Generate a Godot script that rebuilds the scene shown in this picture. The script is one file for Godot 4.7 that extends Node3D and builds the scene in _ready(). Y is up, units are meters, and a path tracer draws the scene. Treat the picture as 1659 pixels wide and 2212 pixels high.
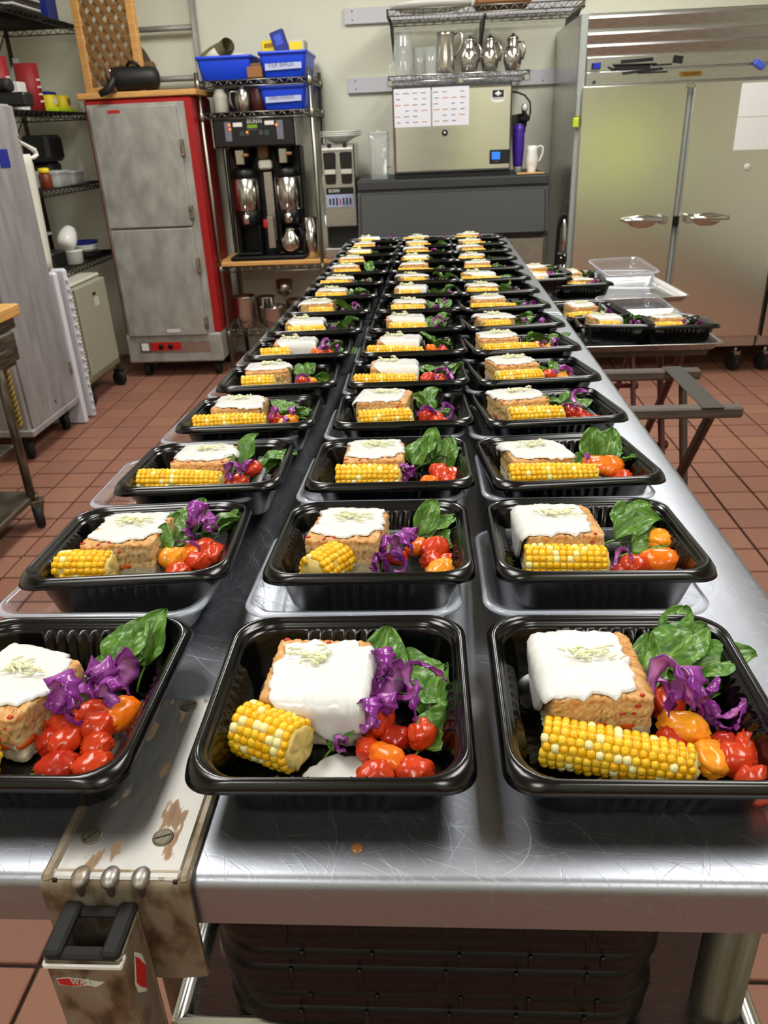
extends Node3D

# ---------------------------------------------------------------- mesh builder
class MB:
	var st := SurfaceTool.new()
	var xf := Transform3D.IDENTITY
	var col := Color.WHITE
	var colored := false
	var group := 0
	func _init(c := false):
		st.begin(Mesh.PRIMITIVE_TRIANGLES)
		colored = c
	func put(p: Vector3, c: Color, uv: Vector2):
		if colored: st.set_color(c)
		st.set_uv(uv)
		st.add_vertex(xf * p)
	func tri(a: Vector3, b: Vector3, c: Vector3):
		st.set_smooth_group(group)
		put(a, col, Vector2.ZERO); put(c, col, Vector2(1, 1)); put(b, col, Vector2(1, 0))
	func quad(a: Vector3, b: Vector3, c: Vector3, d: Vector3):     # counterclockwise as seen from outside
		st.set_smooth_group(group)
		put(a, col, Vector2(0, 1)); put(c, col, Vector2(1, 0)); put(b, col, Vector2(1, 1))
		put(a, col, Vector2(0, 1)); put(d, col, Vector2(0, 0)); put(c, col, Vector2(1, 0))
	func flat(): group = 0xFFFFFFFF
	func smooth(g := 1): group = g
	# rings of equal length, each counterclockwise seen from the side it is lofted towards
	func loft(rings: Array, closed := true, cap0 := true, cap1 := true, cols: Array = []):
		st.set_smooth_group(group)
		var n: int = rings[0].size()
		var m: int = n if closed else n - 1
		for k in rings.size() - 1:
			var r0: PackedVector3Array = rings[k]
			var r1: PackedVector3Array = rings[k + 1]
			for i in m:
				var j := (i + 1) % n
				var c0 := col; var c1 := col; var c2 := col; var c3 := col
				if cols.size() > 0:
					c0 = cols[k][i]; c1 = cols[k][j]; c2 = cols[k + 1][j]; c3 = cols[k + 1][i]
				var u0 := float(i) / m; var u1 := float(i + 1) / m
				var v0 := float(k) / (rings.size() - 1); var v1 := float(k + 1) / (rings.size() - 1)
				put(r0[i], c0, Vector2(u0, v0)); put(r1[j], c2, Vector2(u1, v1)); put(r0[j], c1, Vector2(u1, v0))
				put(r0[i], c0, Vector2(u0, v0)); put(r1[i], c3, Vector2(u0, v1)); put(r1[j], c2, Vector2(u1, v1))
		if closed and cap0: fan(rings[0], true, cols[0] if cols.size() > 0 else [])
		if closed and cap1: fan(rings[-1], false, cols[-1] if cols.size() > 0 else [])
	func fan(r: PackedVector3Array, under: bool, cs = []):
		var c := Vector3.ZERO
		for p in r: c += p
		c /= r.size()
		var keep := group
		st.set_smooth_group(group)
		for i in r.size():
			var j := (i + 1) % r.size()
			var ci: Color = cs[i] if cs.size() > 0 else col
			var cj: Color = cs[j] if cs.size() > 0 else col
			if under:
				put(c, ci, Vector2(.5, .5)); put(r[i], ci, Vector2(0, 0)); put(r[j], cj, Vector2(1, 0))
			else:
				put(c, ci, Vector2(.5, .5)); put(r[j], cj, Vector2(1, 0)); put(r[i], ci, Vector2(0, 0))
		group = keep
	func box(c: Vector3, s: Vector3, b := 0.0, bas := Basis.IDENTITY):
		flat()
		var old := xf
		xf = xf * Transform3D(bas, c)
		var h := s * 0.5
		b = minf(b, minf(h.x, minf(h.y, h.z)) * 0.9)
		if b <= 0.0:
			quad(Vector3(-h.x, -h.y, h.z), Vector3(h.x, -h.y, h.z), Vector3(h.x, h.y, h.z), Vector3(-h.x, h.y, h.z))
			quad(Vector3(h.x, -h.y, -h.z), Vector3(-h.x, -h.y, -h.z), Vector3(-h.x, h.y, -h.z), Vector3(h.x, h.y, -h.z))
			quad(Vector3(h.x, -h.y, h.z), Vector3(h.x, -h.y, -h.z), Vector3(h.x, h.y, -h.z), Vector3(h.x, h.y, h.z))
			quad(Vector3(-h.x, -h.y, -h.z), Vector3(-h.x, -h.y, h.z), Vector3(-h.x, h.y, h.z), Vector3(-h.x, h.y, -h.z))
			quad(Vector3(-h.x, h.y, h.z), Vector3(h.x, h.y, h.z), Vector3(h.x, h.y, -h.z), Vector3(-h.x, h.y, -h.z))
			quad(Vector3(-h.x, -h.y, -h.z), Vector3(h.x, -h.y, -h.z), Vector3(h.x, -h.y, h.z), Vector3(-h.x, -h.y, h.z))
		else:
			# the six faces, then edges and corners of the chamfer
			for ax in 3:
				var u := (ax + 1) % 3
				var v := (ax + 2) % 3
				for s1 in [-1.0, 1.0]:
					var q: Array = []
					for e in [[-1.0, -1.0], [1.0, -1.0], [1.0, 1.0], [-1.0, 1.0]]:
						var p := Vector3.ZERO
						p[ax] = s1 * h[ax]; p[u] = e[0] * (h[u] - b); p[v] = e[1] * (h[v] - b)
						q.append(p)
					if s1 > 0: quad(q[0], q[1], q[2], q[3])
					else: quad(q[3], q[2], q[1], q[0])
					for s2 in [-1.0, 1.0]:          # edge between +-ax and +-u, along v
						var a0 := Vector3.ZERO; var a1 := Vector3.ZERO; var b0 := Vector3.ZERO; var b1 := Vector3.ZERO
						a0[ax] = s1 * h[ax]; a0[u] = s2 * (h[u] - b); a0[v] = -(h[v] - b); a1 = a0; a1[v] = h[v] - b
						b0[ax] = s1 * (h[ax] - b); b0[u] = s2 * h[u]; b0[v] = -(h[v] - b); b1 = b0; b1[v] = h[v] - b
						if s1 * s2 > 0: quad(a0, b0, b1, a1)
						else: quad(a1, b1, b0, a0)
			for sx in [-1.0, 1.0]:
				for sy in [-1.0, 1.0]:
					for sz in [-1.0, 1.0]:
						var px := Vector3(sx * h.x, sy * (h.y - b), sz * (h.z - b))
						var py := Vector3(sx * (h.x - b), sy * h.y, sz * (h.z - b))
						var pz := Vector3(sx * (h.x - b), sy * (h.y - b), sz * h.z)
						if sx * sy * sz > 0: tri(px, py, pz)
						else: tri(px, pz, py)
		xf = old
	func lathe(prof: Array, n := 24, c := Vector3.ZERO, cap0 := true, cap1 := true):
		smooth()
		var rings := []
		for p in prof:
			var r := PackedVector3Array()
			for i in n:
				var t := TAU * i / n
				r.append(c + Vector3(cos(t) * p.x, p.y, -sin(t) * p.x))
			rings.append(r)
		loft(rings, true, cap0, cap1)
	func tube(path: Array, rad, n := 8, caps := true, squash := 1.0):
		smooth()
		var rings := []
		var up := Vector3.ZERO
		for k in path.size():
			var p: Vector3 = path[k]
			var t: Vector3 = ((path[mini(k + 1, path.size() - 1)] as Vector3) - (path[maxi(k - 1, 0)] as Vector3)).normalized()
			if up == Vector3.ZERO:
				up = Vector3.RIGHT if absf(t.x) < 0.8 else Vector3.UP
			var u := (up - t * up.dot(t)).normalized()
			up = u
			var v := t.cross(u)
			var r: float = rad[k] if rad is Array else rad
			var ring := PackedVector3Array()
			for i in n:
				var a := TAU * i / n
				ring.append(p + (u * cos(a) + v * sin(a) * squash) * r)
			rings.append(ring)
		loft(rings, true, caps, caps)
	func bar(a: Vector3, b: Vector3, r: float, n := 8): tube([a, b], r, n)
	func prism(poly: PackedVector2Array, z0: float, z1: float):     # outline counterclockwise in x, y; extruded along z
		flat()
		var ids := Geometry2D.triangulate_polygon(poly)
		for i in range(0, ids.size(), 3):
			var a := poly[ids[i]]; var b := poly[ids[i + 1]]; var c := poly[ids[i + 2]]
			if (b - a).cross(c - a) < 0: var t := b; b = c; c = t
			tri(Vector3(a.x, a.y, z1), Vector3(b.x, b.y, z1), Vector3(c.x, c.y, z1))
			tri(Vector3(a.x, a.y, z0), Vector3(c.x, c.y, z0), Vector3(b.x, b.y, z0))
		for i in poly.size():
			var a := poly[i]; var b := poly[(i + 1) % poly.size()]
			quad(Vector3(a.x, a.y, z0), Vector3(b.x, b.y, z0), Vector3(b.x, b.y, z1), Vector3(a.x, a.y, z1))
	func ball(c: Vector3, r: Vector3, n := 14, m := 9):
		smooth()
		var rings := []
		for k in range(1, m):
			var a := -PI / 2 + PI * k / m
			var ring := PackedVector3Array()
			for i in n:
				var t := TAU * i / n
				ring.append(c + Vector3(cos(t) * cos(a) * r.x, sin(a) * r.y, -sin(t) * cos(a) * r.z))
			rings.append(ring)
		loft(rings)
	func mesh() -> ArrayMesh:
		st.generate_normals()
		return st.commit()

var taken := {}
var M := {}
var rng := RandomNumberGenerator.new()
var nz := FastNoiseLite.new()

func numbered(called: String) -> String:
	var k: int = taken.get(called, 0)
	taken[called] = k + 1
	return called if k == 0 else "%s_%03d" % [called, k]
func child_name(parent: Node, called: String) -> String:
	if not parent.has_node(called): return called
	var key := "n_" + called
	var k: int = parent.get_meta(key, 0) + 1
	parent.set_meta(key, k)
	return "%s_%03d" % [called, k]
func tag(o: Node, label: String, category: String, group := "", kind := ""):
	if label: o.set_meta("label", label)
	if category: o.set_meta("category", category)
	if group: o.set_meta("group", group)
	if kind: o.set_meta("kind", kind)
	return o
func thing(called: String, label: String, category: String, at := Vector3.ZERO, yaw := 0.0, group := "") -> Node3D:
	var o := Node3D.new()
	o.name = numbered(called)
	add_child(o)
	o.position = at; o.rotation_degrees.y = yaw
	tag(o, label, category, group)
	return o
func inst(called: String, me: Mesh, m: Material, parent: Node = null, kind := "") -> MeshInstance3D:
	var o := MeshInstance3D.new()
	o.mesh = me
	o.material_override = m
	if parent == null:
		o.name = numbered(called); add_child(o)
	else:
		o.name = child_name(parent, called); parent.add_child(o)
	if kind: o.set_meta("kind", kind)
	return o
func part(parent: Node, called: String, b: MB, m: Material, kind := "") -> MeshInstance3D:
	return inst(called, b.mesh(), m, parent, kind)
func solo(called: String, b: MB, m: Material, label: String, category: String, group := "") -> MeshInstance3D:
	var o := inst(called, b.mesh(), m)
	tag(o, label, category, group)
	return o
func struct(called: String, b: MB, m: Material) -> MeshInstance3D:
	return inst(called, b.mesh(), m, null, "structure")
func bx(parent: Node, called: String, c: Vector3, s: Vector3, bev: float, m: Material) -> MeshInstance3D:
	var b := MB.new()
	b.box(c, s, bev)
	return part(parent, called, b, m)
func copy(o: Node3D) -> Node3D:
	var c: Node3D = o.duplicate()
	c.name = numbered(String(o.get_meta("called")))
	add_child(c)
	return c
func lettering(parent: Node, called: String, s: String, h: float, at: Vector3, m: Material, bas := Basis.IDENTITY, face := "Droid Sans"):
	var t := TextMesh.new()
	var f := SystemFont.new()
	f.font_names = PackedStringArray([face])
	t.font = f; t.text = s; t.font_size = 32; t.pixel_size = h / 24.0; t.depth = 0.0012; t.curve_step = 2.0
	t.horizontal_alignment = HORIZONTAL_ALIGNMENT_LEFT; t.vertical_alignment = VERTICAL_ALIGNMENT_CENTER
	var o := inst(called, t, m, parent)
	o.transform = Transform3D(bas, at + bas.y * h * 0.46)
	return o

# ---------------------------------------------------------------- materials
func lin(r: int, g: int, b: int) -> Color: return Color8(r, g, b).srgb_to_linear()
func mat(key: String, c: Color, rough := 0.6, metal := 0.0) -> StandardMaterial3D:
	var m := StandardMaterial3D.new()
	m.resource_name = key
	m.albedo_color = c; m.roughness = rough; m.metallic = metal
	M[key] = m
	return m
func tri_map(m: StandardMaterial3D, s: Vector3, world := true):
	m.uv1_triplanar = true
	m.uv1_world_triplanar = world
	m.uv1_scale = s
func noise_image(w: int, h: int, fx: float, fy: float, seed_: int, lo: float, hi: float, oct := 3) -> Image:
	var n := FastNoiseLite.new()
	n.seed = seed_; n.frequency = 1.0; n.fractal_octaves = oct
	n.noise_type = FastNoiseLite.TYPE_SIMPLEX_SMOOTH
	var d := PackedByteArray(); d.resize(w * h)
	for y in h:
		for x in w:
			# blended with itself across the edges, so that it repeats
			var u := float(x) / w; var v := float(y) / h
			var a := n.get_noise_2d(x * fx, y * fy) * (1 - u) + n.get_noise_2d((x - w) * fx, y * fy) * u
			var b := n.get_noise_2d(x * fx, (y - h) * fy) * (1 - u) + n.get_noise_2d((x - w) * fx, (y - h) * fy) * u
			var t := clampf((a * (1 - v) + b * v) * 0.75 + 0.5, 0, 1)
			d[y * w + x] = int(255 * lerpf(lo, hi, t))
	return Image.create_from_data(w, h, false, Image.FORMAT_L8, d)
func tex(i: Image) -> ImageTexture:
	i.convert(Image.FORMAT_RGB8)
	return ImageTexture.create_from_image(i)
func ramp_tex(i: Image, stops: Array) -> ImageTexture:      # grey image through colours [[t, Color], ...]
	var g := Gradient.new()
	g.offsets = PackedFloat32Array(stops.map(func(s): return s[0]))
	g.colors = PackedColorArray(stops.map(func(s): return s[1]))
	var o := Image.create(i.get_width(), i.get_height(), false, Image.FORMAT_RGB8)
	for y in i.get_height():
		for x in i.get_width():
			o.set_pixel(x, y, g.sample(i.get_pixel(x, y).r))
	return ImageTexture.create_from_image(o)
func scratch_image(size: int, count: int, seed_: int, slope: float) -> Image:
	var r := RandomNumberGenerator.new(); r.seed = seed_
	var d := PackedFloat32Array(); d.resize(size * size); d.fill(0.55)
	for k in count:
		var x := r.randf() * size; var y := r.randf() * size
		var a := r.randfn(0.0, 0.35) + (slope if r.randf() < 0.75 else r.randf() * PI)
		var bend := r.randfn(0, 0.004)
		var v := r.randf_range(-0.3, 0.45)
		for s in r.randi_range(30, 220):
			x += cos(a); y += sin(a); a += bend
			var i := posmod(int(y), size) * size + posmod(int(x), size)
			d[i] = clampf(d[i] + v * 0.6, 0, 1)
	var by := PackedByteArray(); by.resize(size * size)
	for i in d.size(): by[i] = int(d[i] * 255)
	return Image.create_from_data(size, size, false, Image.FORMAT_L8, by)

func make_materials():
	var brush := noise_image(512, 512, 0.006, 0.35, 3, 0.0, 1.0, 3)
	var cloud := noise_image(256, 256, 0.02, 0.02, 5, 0.0, 1.0, 4)
	var fine := noise_image(256, 256, 0.22, 0.22, 7, 0.0, 1.0, 3)
	var scr := scratch_image(1024, 1500, 4, 0.5)
	var t_brush := tex(brush); var t_scr := tex(scr); var t_fine := tex(fine); var t_cloud := tex(cloud)
	# brushed and scratched table steel
	var m := mat("table_steel", Color(0.65, 0.665, 0.70), 0.74, 1.0)
	m.roughness_texture = ramp_tex(scr, [[0.0, Color(.42, .42, .42)], [0.55, Color(.52, .52, .52)], [1.0, Color(1, 1, 1)]])
	m.heightmap_enabled = true; m.heightmap_texture = t_scr; m.heightmap_scale = 0.03
	tri_map(m, Vector3(2.6, 2.6, 2.6))
	m = mat("steel", Color(0.78, 0.78, 0.775), 0.5, 1.0)
	m.roughness_texture = ramp_tex(brush, [[0.0, Color(.42, .42, .42)], [1.0, Color(.66, .66, .66)]])
	tri_map(m, Vector3(3.0, 3.0, 3.0))
	m = mat("fridge_steel", Color(0.88, 0.875, 0.86), 0.34, 1.0)
	m.roughness_texture = ramp_tex(brush, [[0.0, Color(.5, .5, .5)], [1.0, Color(.72, .72, .72)]])
	tri_map(m, Vector3(2.4, 2.4, 2.4))
	m = mat("ice_steel", Color(0.93, 0.925, 0.90), 0.30, 1.0)
	m.roughness_texture = M.fridge_steel.roughness_texture
	tri_map(m, Vector3(1.2, 1.2, 1.2))
	m = mat("dull_aluminium", Color(0.72, 0.715, 0.69), 0.62, 0.55)
	m.albedo_texture = ramp_tex(cloud, [[0.2, Color(.82, .82, .82)], [0.8, Color(1, 1, 1)]])
	tri_map(m, Vector3(1.6, 0.9, 1.6))
	m = mat("grey_cabinet", Color(0.68, 0.67, 0.675), 0.55, 0.45)
	m.albedo_texture = ramp_tex(cloud, [[0.2, Color(.85, .85, .85)], [0.8, Color(1, 1, 1)]])
	tri_map(m, Vector3(2.2, 0.5, 2.2))
	m = mat("worn_plate", Color.WHITE, 0.6, 1.0)
	var wear := noise_image(256, 256, 0.028, 0.016, 21, 0.0, 1.0, 5)
	m.albedo_texture = ramp_tex(wear, [[0.0, Color(.42, .32, .23)], [0.35, Color(.54, .44, .34)], [0.365, Color(.66, .65, .63)], [1.0, Color(.64, .64, .63)]])
	m.metallic_texture = ramp_tex(wear, [[0.0, Color(.35, .35, .35)], [0.35, Color(.45, .45, .45)], [0.365, Color.WHITE], [1.0, Color.WHITE]])
	m.roughness_texture = ramp_tex(wear, [[0.0, Color(.95, .95, .95)], [0.35, Color(.9, .9, .9)], [0.365, Color(.7, .7, .7)], [1.0, Color(.8, .8, .8)]])
	m.heightmap_enabled = true; m.heightmap_texture = tex(wear); m.heightmap_scale = 0.05
	tri_map(m, Vector3(6.0, 6.0, 3.5))
	m = mat("grimy_steel", Color(0.66, 0.63, 0.58), 0.6, 0.85)
	m.albedo_texture = ramp_tex(wear, [[0.0, Color(.42, .34, .26)], [0.30, Color(.70, .63, .55)], [0.5, Color(.9, .87, .83)], [1.0, Color(1, 1, 1)]])
	tri_map(m, Vector3(4.5, 4.5, 4.5))
	mat("chrome", Color(0.80, 0.80, 0.79), 0.18, 1.0)
	mat("wire", Color(0.55, 0.54, 0.50), 0.32, 1.0)
	mat("dark_wire", Color(0.16, 0.15, 0.13), 0.5, 0.6)
	mat("mirror_steel", Color(0.78, 0.765, 0.74), 0.2, 1.0)
	mat("galvanised", Color(0.52, 0.50, 0.46), 0.5, 0.9).albedo_texture = ramp_tex(cloud, [[0.2, Color(.62, .58, .5)], [0.8, Color(1, 1, 1)]])
	# plastics
	mat("black_tray", Color(0.012, 0.012, 0.013), 0.2).metallic_specular = 0.55
	mat("black_plastic", Color(0.020, 0.020, 0.022), 0.42).metallic_specular = 0.4
	mat("black_rubber", Color(0.03, 0.03, 0.032), 0.7)
	mat("bin_grey", Color(0.19, 0.195, 0.20), 0.5)
	mat("panel_black", Color(0.05, 0.052, 0.06), 0.4)
	m = mat("clear_lid", Color(0.80, 0.83, 0.88, 0.15), 0.10)
	m.transparency = BaseMaterial3D.TRANSPARENCY_ALPHA
	m = mat("clear_edge", Color(0.78, 0.81, 0.87, 0.45), 0.12)
	m.transparency = BaseMaterial3D.TRANSPARENCY_ALPHA
	m = mat("glass", Color(0.92, 0.95, 0.95, 0.12), 0.04)
	m.transparency = BaseMaterial3D.TRANSPARENCY_ALPHA
	m = mat("frosted", Color(0.85, 0.87, 0.86, 0.35), 0.2)
	m.transparency = BaseMaterial3D.TRANSPARENCY_ALPHA
	mat("blue_bin", Color(0.06, 0.26, 0.84), 0.4)
	mat("blue_deep", Color(0.05, 0.12, 0.5), 0.5)
	mat("purple", Color(0.26, 0.13, 0.58), 0.4)
	mat("white_plastic", Color(0.86, 0.86, 0.84), 0.45)
	mat("white_board", Color(0.80, 0.80, 0.83), 0.5)
	mat("ceramic", Color(0.87, 0.87, 0.85), 0.15)
	mat("paper", Color(0.84, 0.84, 0.88), 0.4)
	mat("note_paper", Color(0.88, 0.88, 0.88), 0.7)
	mat("tape", Color(0.62, 0.65, 0.78), 0.5)
	mat("ink", Color(0.16, 0.17, 0.22), 0.8)
	mat("ink_grey", Color(0.42, 0.42, 0.47), 0.8)
	mat("ink_orange", Color(0.75, 0.5, 0.3), 0.8)
	mat("beige", Color(0.60, 0.59, 0.52), 0.55)
	mat("beige_dark", Color(0.42, 0.40, 0.31), 0.55)
	mat("cream", Color(0.76, 0.75, 0.70), 0.55)
	mat("red_paint", Color(0.60, 0.07, 0.075), 0.45)
	mat("maroon", Color(0.22, 0.03, 0.035), 0.5)
	mat("red_card", Color(0.55, 0.08, 0.11), 0.6)
	mat("red_label", Color(0.70, 0.06, 0.06), 0.5)
	mat("yellow_card", Color(0.90, 0.80, 0.10), 0.5)
	mat("lime_pad", Color(0.72, 0.85, 0.08), 0.5)
	mat("cardboard", Color(0.55, 0.38, 0.22), 0.8)
	mat("paper_bag", Color(0.44, 0.33, 0.20), 0.85)
	mat("terracotta_tool", Color(0.42, 0.28, 0.22), 0.8)
	mat("linen", Color(0.82, 0.81, 0.76), 0.85)
	mat("canvas", Color(0.42, 0.40, 0.28), 0.85)
	mat("nylon", Color(0.025, 0.026, 0.03), 0.55)
	mat("brown_coffee", Color(0.07, 0.045, 0.03), 0.35)
	mat("gold", Color(0.62, 0.46, 0.16), 0.35, 0.8)
	mat("gold_cord", Color(0.50, 0.42, 0.14), 0.45)
	mat("sponge_blue", Color(0.24, 0.34, 0.78), 0.8)
	mat("tag_yellow", Color(0.72, 0.78, 0.14), 0.5)
	mat("navy", Color(0.04, 0.045, 0.16), 0.5)
	mat("frame_grey", Color(0.58, 0.60, 0.58), 0.5)
	m = mat("blue_led", Color(0.02, 0.05, 0.3), 0.4); m.emission_enabled = true; m.emission = Color(0.05, 0.2, 1.0); m.emission_energy_multiplier = 1.6
	m = mat("screen", Color(0.1, 0.3, 0.6), 0.3); m.emission_enabled = true; m.emission = Color(0.2, 0.5, 0.95); m.emission_energy_multiplier = 0.9
	m = mat("lcd_green", Color(0.3, 0.4, 0.05), 0.4); m.emission_enabled = true; m.emission = Color(0.42, 0.62, 0.06); m.emission_energy_multiplier = 0.55
	m = mat("led_orange", Color(0.8, 0.3, 0.02), 0.4); m.emission_enabled = true; m.emission = Color(1.0, 0.42, 0.03); m.emission_energy_multiplier = 2.5
	m = mat("lamp_glow", Color(0.95, 0.95, 0.95), 0.5); m.emission_enabled = true; m.emission = Color(1.0, 0.98, 0.93); m.emission_energy_multiplier = 2.2
	# wood
	var grain := noise_image(256, 256, 0.008, 0.14, 12, 0.0, 1.0, 4)
	m = mat("pine", Color.WHITE, 0.6); m.albedo_texture = ramp_tex(grain, [[0.2, Color(.72, .52, .28)], [0.8, Color(.85, .66, .40)]]); tri_map(m, Vector3(1.5, 1.5, 1.5))
	m = mat("lattice_wood", Color.WHITE, 0.7); m.albedo_texture = ramp_tex(grain, [[0.2, Color(.42, .30, .16)], [0.8, Color(.56, .41, .23)]]); tri_map(m, Vector3(2, 2, 2))
	m = mat("maple", Color.WHITE, 0.5); m.albedo_texture = ramp_tex(grain, [[0.2, Color(.76, .56, .30)], [0.8, Color(.86, .67, .40)]]); tri_map(m, Vector3(2, 2, 2))
	m = mat("dark_wood", Color.WHITE, 0.5); m.albedo_texture = ramp_tex(grain, [[0.2, Color(.17, .10, .07)], [0.8, Color(.27, .17, .12)]]); tri_map(m, Vector3(3, 3, 3))
	m = mat("stand_rail", Color.WHITE, 0.5); m.albedo_texture = ramp_tex(grain, [[0.2, Color(.25, .20, .17)], [0.8, Color(.36, .30, .27)]]); tri_map(m, Vector3(3, 3, 3))
	m = mat("red_wood", Color(0.30, 0.06, 0.04), 0.45)
	mat("strap", Color(0.23, 0.22, 0.19), 0.75)
	# the room
	m = mat("wall_paint", Color.WHITE, 0.62)
	m.albedo_texture = ramp_tex(cloud, [[0.2, Color(.86, .86, .785)], [0.8, Color(.88, .88, .81)]]); tri_map(m, Vector3(0.5, 0.5, 0.5))
	m.heightmap_enabled = true; m.heightmap_texture = t_cloud; m.heightmap_scale = 0.3
	mat("ceiling_paint", Color(0.80, 0.80, 0.77), 0.8)
	m = mat("grout", Color(0.20, 0.15, 0.13), 0.85)
	for k in 4:
		m = mat("tile%d" % k, [Color(.60, .41, .33), Color(.585, .395, .32), Color(.61, .425, .34), Color(.575, .39, .325)][k], 0.62)
		m.albedo_texture = ramp_tex(fine, [[0.1, Color(.90, .90, .90)], [0.9, Color(1, 1, 1)]]) if k == 0 else M.tile0.albedo_texture
		m.heightmap_enabled = true; m.heightmap_texture = t_fine; m.heightmap_scale = 0.04
		tri_map(m, Vector3(4, 4, 4))
	# food
	m = mat("food", Color.WHITE, 0.55); m.vertex_color_use_as_albedo = true
	m.heightmap_enabled = true; m.heightmap_texture = t_fine; m.heightmap_scale = 0.12; tri_map(m, Vector3(16, 16, 16), false)
	m = mat("sauce", Color(0.87, 0.87, 0.855), 0.16)
	m = mat("cheese", Color(0.90, 0.90, 0.74), 0.45)
	m = mat("carrot", Color(0.80, 0.33, 0.07), 0.35)
	m = mat("pepper_red", Color(0.70, 0.10, 0.06), 0.35)
	for k in 3:
		m = mat("kernel%d" % k, [Color(.95, .71, .06), Color(.965, .78, .17), Color(.96, .91, .64)][k], 0.24)
		m.subsurf_scatter_enabled = true; m.subsurf_scatter_strength = 0.15
	m = mat("kernels", Color.WHITE, 0.26); m.vertex_color_use_as_albedo = true; m.subsurf_scatter_enabled = true; m.subsurf_scatter_strength = 0.15
	m = mat("cob", Color(0.88, 0.78, 0.45), 0.5)
	m = mat("leaf", Color.WHITE, 0.30); m.vertex_color_use_as_albedo = true; m.backlight_enabled = true; m.backlight = Color(.25, .3, .12)
	m = mat("leaf_stem", Color(0.36, 0.52, 0.14), 0.3)
	m = mat("cabbage", Color.WHITE, 0.18); m.vertex_color_use_as_albedo = true; m.backlight_enabled = true; m.backlight = Color(.2, .1, .2)
	m = mat("tomato_red", Color(0.80, 0.25, 0.10), 0.2); m.vertex_color_use_as_albedo = true
	m = mat("tomato_deep", Color(0.70, 0.17, 0.08), 0.2); m.vertex_color_use_as_albedo = true
	m = mat("tomato_orange", Color(0.95, 0.48, 0.09), 0.2); m.vertex_color_use_as_albedo = true
	m = mat("tomato_amber", Color(0.96, 0.62, 0.14), 0.2); m.vertex_color_use_as_albedo = true
	m = mat("hedge", Color(0.62, 0.64, 0.11), 0.7); m.backlight_enabled = true; m.backlight = Color(.4, .5, .1)
	mat("ground_out", Color(0.35, 0.33, 0.28), 0.9)

# ---------------------------------------------------------------- camera, light, order of building
func _ready():
	rng.seed = 7
	make_materials()
	var cam := Camera3D.new()
	cam.name = "camera"
	add_child(cam)
	cam.transform = Transform3D(Basis(Vector3(.99801264, -.0392961, -.04926038), Vector3(.01356885, .89741325, -.44098224), Vector3(.0615358, .43943745, .89616297)).orthonormalized(), Vector3(0, 1.37, 0))
	cam.near = 0.02; cam.far = 60.0
	var look := CameraAttributesPhysical.new()
	look.frustum_focal_length = 18.26; look.frustum_near = 0.02; look.frustum_far = 60.0
	look.exposure_aperture = 10.0; look.frustum_focus_distance = 0.80
	cam.attributes = look
	cam.current = true
	var we := WorldEnvironment.new()
	we.name = "world_environment"
	var env := Environment.new()
	env.background_mode = Environment.BG_SKY
	env.sky = Sky.new()
	var sky := ProceduralSkyMaterial.new()
	sky.sky_top_color = Color(.45, .62, .85); sky.sky_horizon_color = Color(.85, .9, .92); sky.ground_bottom_color = Color(.3, .3, .25); sky.ground_horizon_color = Color(.6, .62, .55)
	env.sky.sky_material = sky
	env.background_energy_multiplier = 6.0
	env.tonemap_mode = Environment.TONE_MAPPER_LINEAR
	env.tonemap_exposure = 1.0
	env.sdfgi_enabled = true; env.ssao_enabled = true; env.ssil_enabled = true
	we.environment = env
	add_child(we)
	var sun := DirectionalLight3D.new()
	sun.name = "sun"
	sun.rotation_degrees = Vector3(-45, -110, 0)
	sun.light_energy = 22.0
	sun.light_color = Color(1.0, .97, .88)
	sun.shadow_enabled = true
	add_child(sun)
	room()
	ceiling_lamps()
	big_table()
	make_protos()
	lay_boxes()
	background()
	label_items()

const ZB := -5.42
const LAMP_E := 2.6
func ceiling_lamps():
	var spots := [[-0.95, 1.5], [0.95, 1.5], [-0.95, -1.0], [0.95, -1.0], [-0.95, -3.6], [0.95, -3.6]]
	var i := 0
	for s in spots:
		var at := Vector3(s[0], 2.80, s[1])
		var t := thing("ceiling_light", "white fluorescent ceiling light panel, %s, %s" % ["on the left" if s[0] < 0 else "on the right", ["behind the camera", "over the table", "near the back wall"][i / 2]], "ceiling light", at, 0, "ceiling lights")
		var b := MB.new()
		for e in [[0, .62, 1.24, .04], [0, -.62, 1.24, .04]]: b.box(Vector3(0, .0, e[1]), Vector3(.64, .05, .04), .004)
		for e in [-.30, .30]: b.box(Vector3(e, 0, 0), Vector3(.04, .05, 1.2), .004)
		part(t, "frame", b, M.white_plastic)
		bx(t, "diffuser", Vector3(0, .005, 0), Vector3(.56, .02, 1.20), .004, M.lamp_glow)
		var l := AreaLight3D.new()
		l.name = "area_light"
		l.area_size = Vector2(.54, 1.16)
		l.light_energy = LAMP_E * [.78, .95, 1.55][i / 2]
		l.light_color = Color(1.0, 0.995, 0.975)
		l.area_range = 12.0; l.area_attenuation = 2.0
		l.shadow_enabled = true
		l.rotation_degrees.x = -90
		l.position = Vector3(0, -.012, 0)
		t.add_child(l)
		i += 1

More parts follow.
